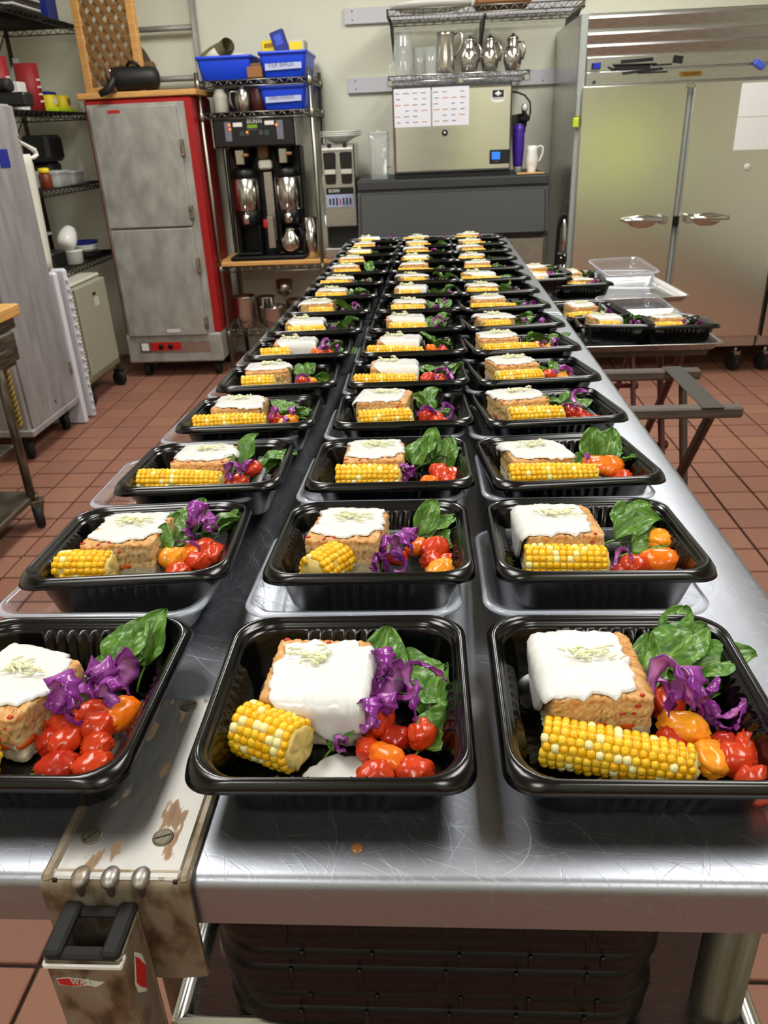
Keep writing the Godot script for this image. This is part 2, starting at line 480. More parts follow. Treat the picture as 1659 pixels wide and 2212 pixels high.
func seen_on_floor(p: Vector3) -> bool:      # could the camera see this spot past the table top?
	var c := Vector3(0, 1.37, 0)
	var q := c.lerp(p, (1.37 - .9) / 1.37)
	if q.x > -.41 and q.x < .37 and q.z < -.37 and q.z > -3.9: return false
	return true
func room():
	# floor: grout bed, tiles sunk into it
	var b := MB.new()
	b.box(Vector3(.3, -.06, -1.4), Vector3(6.0, .10, 8.3), 0)
	var fl := struct("floor", b, M.grout)
	var pitch := .1565
	var spots := []
	var rest := []
	var cam_q := Basis(Vector3(.99801264, -.0392961, -.04926038), Vector3(.01356885, .89741325, -.44098224), Vector3(.0615358, .43943745, .89616297)).orthonormalized().inverse()
	for i in range(-17, 21):
		for j in range(-34, 16):
			var p := Vector3(-.586 + pitch * (i + .5), -.005, -.740 + pitch * (j + .5))
			if p.z < -5.40 or p.z > 2.5 or p.x < -2.55 or p.x > 3.1: continue
			var v := cam_q * (p - Vector3(0, 1.37, 0))
			var ok := v.z < -.2 and absf(v.x / v.z) < .52 and absf(v.y / v.z) < .68 and seen_on_floor(p)
			if ok and (p.x < -1.95 or (p.x > .8 and p.z < -4.7) or p.z < -4.95): ok = false
			(spots if ok else rest).append(p)
	spots.sort_custom(func(u, w): return u.distance_squared_to(Vector3(0, 1.37, 0)) < w.distance_squared_to(Vector3(0, 1.37, 0)))
	while spots.size() > 300: rest.append(spots.pop_back())
	b = MB.new()
	b.box(Vector3.ZERO, Vector3(.1475, .012, .1475), .0022)
	var tile := b.mesh()
	var r := RandomNumberGenerator.new(); r.seed = 3
	for p in spots:
		var o := inst("tile", tile, M["tile%d" % (r.randi() % 4)], fl)
		o.position = p + Vector3(0, r.randf_range(-.0008, .0008), 0)
	var mm := MultiMesh.new()
	mm.transform_format = MultiMesh.TRANSFORM_3D
	mm.mesh = tile
	mm.instance_count = rest.size()
	for k in rest.size(): mm.set_instance_transform(k, Transform3D(Basis.IDENTITY, rest[k] + Vector3(0, r.randf_range(-.0008, .0008), 0)))
	var mi := MultiMeshInstance3D.new()
	mi.name = "tile_field"; mi.multimesh = mm; mi.material_override = M.tile0
	mi.set_meta("kind", "stuff")
	fl.add_child(mi)
	b = MB.new(); b.box(Vector3(.3, 1.4, ZB - .06), Vector3(6.0, 3.0, .12), 0)
	struct("wall_back", b, M.wall_paint)
	b = MB.new(); b.box(Vector3(-2.68, 1.4, -1.4), Vector3(.12, 3.0, 8.2), 0)
	struct("wall_left", b, M.wall_paint)
	b = MB.new(); b.box(Vector3(3.26, 1.4, -1.4), Vector3(.12, 3.0, 8.2), 0)
	struct("wall_right", b, M.wall_paint)
	b = MB.new(); b.box(Vector3(.3, 2.90, -1.4), Vector3(6.0, .10, 8.3), 0)
	struct("ceiling", b, M.ceiling_paint)
	# wall behind the camera, with the window onto greenery that the steel reflects
	b = MB.new()
	b.box(Vector3(-1.47, 1.4, 2.66), Vector3(2.46, 3.0, .12), 0)
	b.box(Vector3(.15, 2.5, 2.66), Vector3(.78, .80, .12), 0)
	b.box(Vector3(1.32, 1.4, 2.66), Vector3(1.16, 3.0, .12), 0)
	b.box(Vector3(.64, .20, 2.66), Vector3(.20, .60, .12), 0)
	b.box(Vector3(.64, 2.45, 2.66), Vector3(.20, .90, .12), 0)
	b.box(Vector3(2.5, .20, 2.66), Vector3(1.2, .60, .12), 0)
	b.box(Vector3(2.5, 2.18, 2.66), Vector3(1.2, 1.44, .12), 0)
	b.box(Vector3(3.15, 1.4, 2.66), Vector3(.10, 3.0, .12), 0)
	struct("wall_front", b, M.wall_paint)
	b = MB.new()
	for x in [1.925, 2.5, 3.075]: b.box(Vector3(x, .98, 2.66), Vector3(.05, .96, .09), .005)
	for y in [.525, 1.435]: b.box(Vector3(2.5, y, 2.66), Vector3(1.2, .05, .09), .005)
	var w := struct("window_1", b, M.white_plastic)
	bx(w, "pane", Vector3(2.21, .98, 2.66), Vector3(.53, .87, .006), 0, M.glass)
	bx(w, "pane", Vector3(2.79, .98, 2.66), Vector3(.53, .87, .006), 0, M.glass)
	b = MB.new()
	for x in [.555, .725]: b.box(Vector3(x, 1.25, 2.66), Vector3(.03, 1.5, .09), .005)
	for y in [.515, 1.985]: b.box(Vector3(.64, y, 2.66), Vector3(.20, .03, .09), .005)
	w = struct("window_2", b, M.white_plastic)
	var dm := MB.new()
	dm.box(Vector3(.15, 1.05, 2.67), Vector3(.78, 2.10, .05), .004)
	for y in [.62, 1.52]: dm.box(Vector3(.15, y, 2.645), Vector3(.52, .66, .02), .008)
	var dd := struct("door_1", dm, mat("door_grey", Color(.50, .50, .51), .5))
	bx(dd, "door_handle", Vector3(.44, 1.02, 2.62), Vector3(.12, .022, .03), .006, M.chrome)
	bx(w, "pane", Vector3(.64, 1.25, 2.66), Vector3(.14, 1.44, .006), 0, M.glass)
	var hb := MB.new()
	hb.smooth()
	hb.quad(Vector3(-.05, 0, .03), Vector3(.05, 0, .03), Vector3(.05, .004, -.03), Vector3(-.05, .004, -.03))
	var hm := MultiMesh.new()
	hm.transform_format = MultiMesh.TRANSFORM_3D
	hm.mesh = hb.mesh()
	hm.instance_count = 9000
	for k in 9000:
		hm.set_instance_transform(k, Transform3D(Basis.from_euler(Vector3(r.randf() * 6, r.randf() * 6, r.randf() * 6)), Vector3(r.randf_range(-.6, 5.2), r.randf_range(.0, 2.2), 4.5 + r.randfn(0, .22))))
	var hi := MultiMeshInstance3D.new()
	hi.name = "hedge"; hi.multimesh = hm; hi.material_override = M.hedge
	add_child(hi)
	tag(hi, "green hedge outside the window behind the camera", "hedge", "", "stuff")
	b = MB.new(); b.box(Vector3(2.0, -.08, 5.2), Vector3(9, .1, 4.9), 0)
	struct("ground", b, M.ground_out)

# ---------------------------------------------------------------- the table and what stands under it
func big_table():
	var t := thing("work_table", "long stainless steel work table carrying three columns of meal boxes", "table", Vector3.ZERO)
	# rolled front edge, flat top with marine profile, front apron
	var slab := func(z0: float, z1: float, called: String):
		var b := MB.new()
		b.smooth()
		var prof := [Vector2(.040, -.030), Vector2(.040, -.0435), Vector2(.0, -.0435)]
		var rings := []
		for q in [[.018, -.030, 0], [.002, -.030, 0], [.0, -.044, 0], [.0005, -.010, 0], [.0018, -.0050, 0], [.0052, -.0014, 0], [.010, 0.0, 0], [.05, .0, 0]]:
			var rr_ := PackedVector3Array()
			var e: float = q[0]
			for c in [Vector2(.3685 - e, z0 - e), Vector2(.3685 - e, z1 + e), Vector2(-.400 + e, z1 + e), Vector2(-.400 + e, z0 - e)]:
				rr_.append(Vector3(c.x, .9 + q[1], c.y))
			rings.append(rr_)
		for k in rings.size() - 1:
			var g := 1 << (k % 3) if k < 2 else 8
			b.smooth(g)
			for i in 4:
				# each side has its own group, so that the corners stay crisp
				b.smooth(g << (i * 4) if k >= 2 else 1 << (20 + (i % 2)))
				b.quad(rings[k][i], rings[k][(i + 1) % 4], rings[k + 1][(i + 1) % 4], rings[k + 1][i])
		b.flat()
		var l: PackedVector3Array = rings[-1]
		b.quad(l[0], l[1], l[2], l[3])
		part(t, called, b, M.table_steel)
	slab.call(-.371, -2.176, "table_top")
	slab.call(-2.182, -3.86, "table_top")
	var b := MB.new()
	b.box(Vector3(-.015, .8995, -2.179), Vector3(.74, .004, .010), .0008)
	part(t, "seam_strip", b, M.chrome)
	for z in [-.45, -2.08, -2.28, -3.78]:
		for x in [.249, -.30]:
			if x < 0 and z > -.5: continue
			b = MB.new()
			b.tube([Vector3(x, 0.0, z), Vector3(x, .03, z), Vector3(x, .04, z), Vector3(x, .865, z)], [.016, .022, .0215, .0215], 16)
			b.box(Vector3(x, .860, z), Vector3(.09, .012, .09), .003)
			part(t, "leg", b, M.galvanised)
	b = MB.new()
	b.tube([Vector3(-.33, 0, -.62), Vector3(-.33, .865, -.62)], .0215, 12)
	part(t, "leg", b, M.galvanised)
	# undershelf with a rolled rim
	b = MB.new()
	b.box(Vector3(.02, .640, -1.25), Vector3(.50, .012, 1.66), .002)
	part(t, "undershelf", b, M.steel)
	b = MB.new()
	b.tube([Vector3(-.234, .652, -.418), Vector3(-.234, .652, -2.07)], .0085, 10)
	b.tube([Vector3(-.234, .652, -.418), Vector3(.274, .652, -.418)], .0085, 10)
	b.tube([Vector3(.274, .652, -.418), Vector3(.274, .652, -2.07)], .0085, 10)
	part(t, "shelf_rim", b, M.steel)
	# a spot of rust-coloured sauce on the edge
	b = MB.new()
	b.smooth()
	b.lathe([Vector2(.0046, 0), Vector2(.0046, .0004), Vector2(.0038, .0011), Vector2(.002, .0014), Vector2(.0004, .0015)], 18)
	var drop := solo("sauce_drop", b, M.food_drop if M.has("food_drop") else mat("food_drop", Color(.55, .38, .2), .2), "dried brown drop of sauce on the table edge", "stain")
	drop.position = Vector3(-.058, .9002, -.4005)
	# can opener mount: plate folded over the table edge, with a socket in front
	var o := thing("can_opener_mount", "worn steel can opener mount clamped over table front edge", "can opener", Vector3.ZERO)
	b = MB.new()
	b.box(Vector3(-.227, .9022, -.4655), Vector3(.092, .0045, .193), .0015)
	part(o, "plate", b, M.worn_plate)
	b = MB.new()
	for s in [-1, 1]:
		b.box(Vector3(-.227 + s * .0495, .9030, -.4640), Vector3(.009, .006, .193), .0025)
	part(o, "plate_rib", b, M.grimy_steel)
	b = MB.new()
	for s in [-1, 1]: b.box(Vector3(-.227 + s * .0435, .9012, -.4640), Vector3(.003, .0046, .193), 0)
	part(o, "groove", b, M.black_rubber)
	# the fold and the flap, bellied along its lower edge
	b = MB.new()
	b.smooth()
	var rings := []
	for q in [[.9048, -.3760], [.9040, -.3710], [.9005, -.3672], [.895, -.3655], [.87, -.3650], [.84, -.3650], [.80, -.3655]]:
		var ring := PackedVector3Array()
		for k in 13:
			var u := k / 12.0
			var y: float = q[0]
			if y < .82: y += .020 * pow(absf(u - .72) * 1.45, 2.0)
			ring.append(Vector3(-.281 + .108 * u, y, q[1]))
		rings.append(ring)
	rings.reverse()
	b.loft(rings, false)
	var rr2 := []
	for ring in rings:
		var back := PackedVector3Array()
		for p in ring: back.append(p + Vector3(0, -.002, -.0035))
		back.reverse()
		rr2.append(back)
	b.loft(rr2, false)
	part(o, "flap", b, M.grimy_steel)
	for x in [-.252, -.2305, -.2085]:
		b = MB.new()
		b.ball(Vector3(x, .9030, -.3705), Vector3(.0070, .0062, .0090), 14, 9)
		part(o, "embossed_rib", b, M.worn_plate)
		b = MB.new()
		b.ball(Vector3(x + .0008, .8990, -.3650), Vector3(.0030, .0085, .0035), 10, 7)
		part(o, "rust_pit", b, mat("rust", Color(.20, .14, .10), .9) if not M.has("rust") else M.rust)
	for p in [Vector3(-.2575, .9045, -.405), Vector3(-.2030, .9045, -.4045), Vector3(-.2245, .9045, -.552)]:
		b = MB.new()
		b.lathe([Vector2(.0078, 0), Vector2(.0078, .0006), Vector2(.0066, .0010), Vector2(.0060, .0004)], 20, p, true, false)
		b.xf = Transform3D(Basis(Vector3.UP, .9 if p.x < -.25 else .35), p)
		for s in [-1.0, 1.0]:
			var poly := PackedVector2Array()
			for k in 11:
				var a := PI * k / 10.0
				poly.append(Vector2(cos(a) * .0060, sin(a) * .0060 + .0006))
			b.xf = Transform3D(Basis(Vector3.UP, .9 if p.x < -.25 else .35) * Basis(Vector3.UP, 0 if s > 0 else PI) * Basis(Vector3.RIGHT, -PI / 2), p)
			b.prism(poly, 0.0, .0012)
		part(o, "screw", b, M.galvanised)
	# socket: open box, rubber collar
	b = MB.new()
	var x0 := -.2665; var x1 := -.2125; var z0 := -.3655; var z1 := -.3265; var w := .0045
	for e in [[(x0 + x1) / 2, z1 - w / 2, x1 - x0, w], [(x0 + x1) / 2, z0 + w / 2, x1 - x0, w], [x0 + w / 2, (z0 + z1) / 2, w, z1 - z0 - 2 * w], [x1 - w / 2, (z0 + z1) / 2, w, z1 - z0 - 2 * w]]:
		b.box(Vector3(e[0], .780, e[1]), Vector3(e[2], .198, e[3]), .0016)
	b.box(Vector3((x0 + x1) / 2, .69, (z0 + z1) / 2), Vector3(x1 - x0 - .004, .02, z1 - z0 - .004), 0)
	part(o, "socket", b, M.grimy_steel)
	b = MB.new()
	b.box(Vector3((x0 + x1) / 2, .8725, z1 + .0012), Vector3(x1 - x0 + .001, .0045, .0022), .001)
	b.box(Vector3(x0 + .0005, .8725, z1 - .003), Vector3(.0020, .0045, .009), .0008)
	b.box(Vector3(x1 - .0005, .8725, z1 - .003), Vector3(.0020, .0045, .009), .0008)
	part(o, "white_trim", b, M.white_plastic)
	for xx in [x0 + .0075, x1 - .0065]:
		bx(o, "rubber_strip", Vector3(xx, .8815, (z0 + z1) / 2), Vector3(.0125, .008, z1 - z0 + .002), .002, M.black_rubber)
	b = MB.new()
	b.box(Vector3((x0 + x1) / 2, .8785, z1 - .004), Vector3(x1 - x0 - .004, .006, .009), .002)
	b.box(Vector3((x0 + x1) / 2, .8785, z0 + .004), Vector3(x1 - x0 - .004, .006, .008), .002)
	part(o, "collar", b, mat("collar", Color(.10, .085, .085), .85))
	b = MB.new()
	b.prism(PackedVector2Array([Vector2(-.0165, .0035), Vector2(-.0155, -.0030), Vector2(-.006, -.0044), Vector2(.004, -.0030), Vector2(.010, -.0044), Vector2(.0165, .0005), Vector2(.008, .0020), Vector2(.001, .0038), Vector2(-.009, .0048)]), 0, .0005)
	var sb := part(o, "torn_label", b, M.cream)
	sb.position = Vector3(-.2445, .8545, z1 + .0002)
	b = MB.new()
	b.xf.origin = Vector3(-.2445, .8545, z1 + .0002)
	b.prism(PackedVector2Array([Vector2(-.0158, .0032), Vector2(-.0148, -.0022), Vector2(-.006, -.0036), Vector2(.001, -.0022), Vector2(.004, .0006), Vector2(.000, .0030), Vector2(-.009, .0042)]), .0005, .0008)
	b.xf.origin = Vector3(-.2445, .8545, z1 + .0002)
	part(o, "red_print", b, M.red_label)
	lettering(o, "letters", "WAS", .0050, Vector3(-.2505, .8540, z1 + .0012), M.cream)
	b = MB.new()
	b.xf = Transform3D(Basis(Vector3.UP, PI / 2), Vector3(x1 + .0001, .838, -.3445))
	b.prism(PackedVector2Array([Vector2(0, .0225), Vector2(-.0095, .0015), Vector2(-.0085, -.0095), Vector2(.0015, -.0235), Vector2(.0095, -.004), Vector2(.0075, .010)]), 0, .0005)
	part(o, "torn_label", b, M.cream)
	b = MB.new()
	b.xf = Transform3D(Basis(Vector3.UP, PI / 2), Vector3(x1 + .0001, .838, -.3445))
	b.prism(PackedVector2Array([Vector2(-.001, .0190), Vector2(-.0078, .0010), Vector2(-.0050, -.0075), Vector2(.0020, -.0205), Vector2(.0085, -.004), Vector2(.0050, .004), Vector2(.0030, .011)]), .0005, .0009)
	part(o, "red_print", b, M.red_label)
	# stack of black trays on the undershelf
	var ribs := [-.118, -.060, .012, .070, .128]
	for k in 7:
		b = MB.new()
		b.smooth()
		var s := 1.0 - .012 * (6 - k) / 6.0
		rings = []
		for q in [[.150, -.030], [.152, -.030], [.166, -.010], [.170, .004], [.180, .006], [.1865, .004], [.1890, -.010], [.1905, -.010], [.1885, .006], [.183, .010], [.170, .0085], [.164, -.004], [.150, -.024], [.1, -.026]]:
			rings.append(ring_of(q[0] * s, (q[0] + .07) * s, .045, q[1], 0, 8, 9))
		b.loft(rings)
		for x in ribs:
			var xx: float = (x + .008 * sin(k * 2.1)) * s
			b.box(Vector3(xx, -.002, .2585 * s), Vector3(.0035, .017, .006), .001)
			b.box(Vector3(xx + .02, -.002, -.2585 * s), Vector3(.0035, .017, .006), .001)
		var tr := solo("black_tray", b, M.black_plastic, "large black plastic tray under the table, %s of the stack of seven" % ["bottom", "second from bottom", "third from bottom", "middle one", "third from top", "second from top", "top"][k], "tray", "stack of black trays under the table")
		tr.position = Vector3(-.003 + .003 * sin(k * 1.7), .680 + .0196 * k, -.672 + .002 * cos(k * 2.0))

# ---------------------------------------------------------------- meal boxes
# rounded rectangle: [positions (x, z), outward normals, place along the side or 9 in the corners]
func rr(hw: float, hd: float, r: float, ns := 28, nc := 7) -> Array:
	var p := PackedVector2Array(); var n := PackedVector2Array(); var s := PackedFloat32Array()
	var sides := [[Vector2(1, 0), Vector2(0, -1), hw, hd], [Vector2(0, -1), Vector2(-1, 0), hd, hw], [Vector2(-1, 0), Vector2(0, 1), hw, hd], [Vector2(0, 1), Vector2(1, 0), hd, hw]]
	for k in 4:
		var out: Vector2 = sides[k][0]; var along: Vector2 = sides[k][1]
		var l: float = sides[k][3] - r
		for i in ns:
			var u := -1.0 + 2.0 * i / (ns - 1)
			p.append(out * float(sides[k][2]) + along * l * u); n.append(out); s.append(u)
		for i in range(1, nc):
			var a := PI / 2 * i / nc
			var d := out * cos(a) + along * sin(a)
			p.append(out * (float(sides[k][2]) - r) + along * l + d * r); n.append(d); s.append(9.0)
	return [p, n, s]
func ring_of(hw: float, hd: float, r: float, y: float, flute := 0.0, ns := 28, nc := 7, zc := 0.0) -> PackedVector3Array:
	var q := rr(hw, hd, r, ns, nc)
	var o := PackedVector3Array()
	for i in q[0].size():
		var p: Vector2 = q[0][i]
		var u: float = q[2][i]
		if flute != 0.0 and absf(u) < 0.72:
			var w := 1.0 - absf(cos(PI * (u + 0.72) * 5.555))
			p -= Vector2(q[1][i]) * flute * w
		o.append(Vector3(p.x, y, p.y + zc))
	return o
func tray_mesh() -> ArrayMesh:
	var b := MB.new()
	b.smooth()
	var rings := []
	for q in [[.070, .022, 0.0, 0.0], [.082, .024, .0005, 0], [.0850, .025, .0035, .001], [.0962, .030, .0395, .003], [.0990, .031, .0435, 0], [.1052, .033, .0455, 0], [.1082, .024, .0430, 0], [.1092, .024, .0434, 0],
			[.1085, .029, .0490, 0], [.1066, .033, .0526, 0], [.1046, .034, .0543, 0], [.1026, .034, .0542, 0], [.1010, .034, .0526, 0], [.1000, .034, .0512, 0], [.0990, .034, .0508, 0],
			[.0978, .034, .0486, 0], [.0968, .033, .0466, 0], [.0956, .033, .0461, 0], [.0948, .032, .0450, 0], [.0940, .032, .0420, .0062], [.0885, .029, .0200, .0050], [.0848, .026, .0055, .0032], [.0825, .024, .0032, 0], [.070, .02, .0028, 0]]:
		rings.append(ring_of(q[0], q[0], q[1], q[2], q[3], 44, 8))
	b.loft(rings)
	return b.mesh()
func lid_mesh() -> ArrayMesh:       # open and upside down: its rim on top, its crown below; local -z leads away from the hinge
	var b := MB.new()
	b.smooth()
	var rings := []
	for q in [[.1075, .03, -.004, 0], [.108, .03, 0, 0], [.104, .03, .0015, 0], [.100, .03, .001, 0], [.098, .03, -.004, 0], [.096, .03, -.0045, 0], [.0945, .03, -.008, .001], [.090, .028, -.030, .0025], [.087, .026, -.0325, 0], [.06, .02, -.033, 0]]:
		rings.append(ring_of(q[0], q[0] - .001, q[1], q[2], q[3], 36, 7, -.110))
	rings.reverse()
	b.loft(rings, true, true, false)
	return b.mesh()
func lid_edge_mesh() -> ArrayMesh:
	var b := MB.new()
	b.smooth()
	var rings := []
	for q in [[.1060, -.0008], [.1086, -.0022], [.1090, .0000], [.1068, .0018], [.1045, .0018]]:
		rings.append(ring_of(q[0], q[0] - .001, .031, q[1], 0, 12, 8, -.110))
	b.loft(rings, true, false, false)
	return b.mesh()
func hinge_mesh() -> ArrayMesh:
	var b := MB.new()
	b.box(Vector3(0, -.0010, -.0015), Vector3(.150, .0022, .0045), .0008)
	for x in [-.05, 0.0, .05]: b.ball(Vector3(x, .0006, -.001), Vector3(.003, .0012, .0018), 8, 5)
	return b.mesh()

var box_tray: ArrayMesh
var lid_shape: ArrayMesh
var lid_edge: ArrayMesh
var lid_hinge: ArrayMesh
func meal_box(t: Transform3D, label: String, group: String, lid_tilt: float) -> Node3D:
	var o := thing("meal_box", label, "food container", Vector3.ZERO, 0, group)
	o.transform = t
	inst("tray", box_tray, M.black_tray, o)
	if lid_tilt < 90:
		var lid := inst("lid", lid_shape, M.clear_lid, o)
		lid.set_meta("label", "clear plastic lid folded open behind the tray")
		lid.position = Vector3(0, .050, -.1085)
		lid.rotation_degrees.x = lid_tilt
		inst("lid_edge", lid_edge, M.clear_edge, lid)
		inst("hinge", lid_hinge, M.clear_edge, lid)
	return o

# ---------------------------------------------------------------- food
var proto := {}
func cob_radius(u: float, taper: float) -> float:       # u from 0 (stem end) to 1 (tip)
	return 1.0 - taper * u * u - 0.05 * (1.0 - u)
func kernel_mesh(w: float, l: float, h: float) -> ArrayMesh:
	var b := MB.new()
	b.smooth()
	var rings := []
	for q in [[0.86, -0.5], [1.0, 0.25], [0.80, 0.80], [0.36, 1.0]]:
		var r := PackedVector3Array()
		for i in 8:
			var t := TAU * i / 8
			var k := pow(pow(absf(cos(t)), 3.0) + pow(absf(sin(t)), 3.0), -1.0 / 3.0)
			r.append(Vector3(cos(t) * k * q[0] * l / 2, q[1] * h, -sin(t) * k * q[0] * w / 2))
		rings.append(r)
	b.loft(rings, true, false, true)
	return b.mesh()
func make_cob(length: float, rad: float, taper: float, rows: int, seed_: int, loose: bool) -> Node3D:
	var o := Node3D.new()
	var r := RandomNumberGenerator.new(); r.seed = seed_
	o.name = numbered("corn_cob"); add_child(o); o.set_meta("called", "corn_cob")
	var b := MB.new()
	b.smooth()
	var rings := []
	for k in 9:
		var u := k / 8.0
		var ring := PackedVector3Array()
		for i in 20:
			var t := TAU * i / 20
			var q := (rad * cob_radius(u, taper) - .0030) * (1 + .03 * sin(i * 3.1 + k))
			if k == 0 or k == 8: q *= 0.93
			ring.append(Vector3((u - 0.5) * length, cos(t) * q, sin(t) * q))
		rings.append(ring)
	for e in [[.72, .0016], [.34, .0022]]:        # ragged cut end
		var ring := PackedVector3Array()
		for i in 20:
			var t := TAU * i / 20
			var q: float = rad * cob_radius(1.0, taper) * e[0] * r.randf_range(.82, 1.1)
			ring.append(Vector3(length / 2 + e[1] * r.randf_range(-.6, 1.8), cos(t) * q, sin(t) * q))
		rings.append(ring)
	b.loft(rings)
	b.xf = Transform3D(Basis(Vector3.FORWARD, PI / 2), Vector3(-length / 2 - .0008, 0, 0))
	b.lathe([Vector2(rad * .45, 0), Vector2(rad * .52, .0012), Vector2(rad * .40, .0018), Vector2(rad * .3, .0008)], 14)
	part(o, "core", b, M.cob)
	var n := int(length / .0067)
	var step := length / n
	var shapes := []
	for k in 3: shapes.append(kernel_mesh(TAU * rad / rows * 1.06, step * 1.10, .0046 + .0003 * k))
	var joined := SurfaceTool.new()
	var all := MB.new(true)
	for row in rows:
		var shift := r.randf() * 0.6
		for i in n:
			var u := (i + 0.2 + shift * 0.6) / n
			if u > 0.985: continue
			if r.randf() < 0.02: continue
			var t := TAU * (row + r.randfn(0, 0.03)) / rows
			var q := rad * cob_radius(u, taper) - .0046
			var up := Vector3(0, cos(t), sin(t))
			var ahead := Vector3.RIGHT
			var bas := Basis(ahead, up, ahead.cross(up))
			var sc := r.randf_range(.88, 1.03) * (1.0 - 0.25 * maxf(0.0, u - 0.85) / 0.15)
			bas = bas * Basis(Vector3.UP, r.randfn(0, .08)) * Basis.from_scale(Vector3(sc, r.randf_range(.9, 1.1), sc))
			var tr := Transform3D(bas, Vector3((u - 0.5) * length, 0, 0) + up * q)
			var f := r.randf()
			var kind := 0 if f < 0.56 else (1 if f < 0.88 else 2)
			if loose:
				var k := inst("kernel", shapes[i % 3], M["kernel%d" % kind], o)
				k.transform = tr
			else:
				var c: Color = M["kernel%d" % kind].albedo_color.srgb_to_linear()
				var arr: Array = shapes[0].surface_get_arrays(0)
				var vs: PackedVector3Array = arr[Mesh.ARRAY_VERTEX]
				all.group = 1
				all.st.set_smooth_group(1)
				var ids = arr[Mesh.ARRAY_INDEX]
				if ids == null or ids.size() == 0:
					for v in vs: all.put(tr * v, c, Vector2.ZERO)
				else:
					for id in ids: all.put(tr * vs[id], c, Vector2.ZERO)
	if not loose: part(o, "kernels", all, M.kernels, "stuff")
	return o
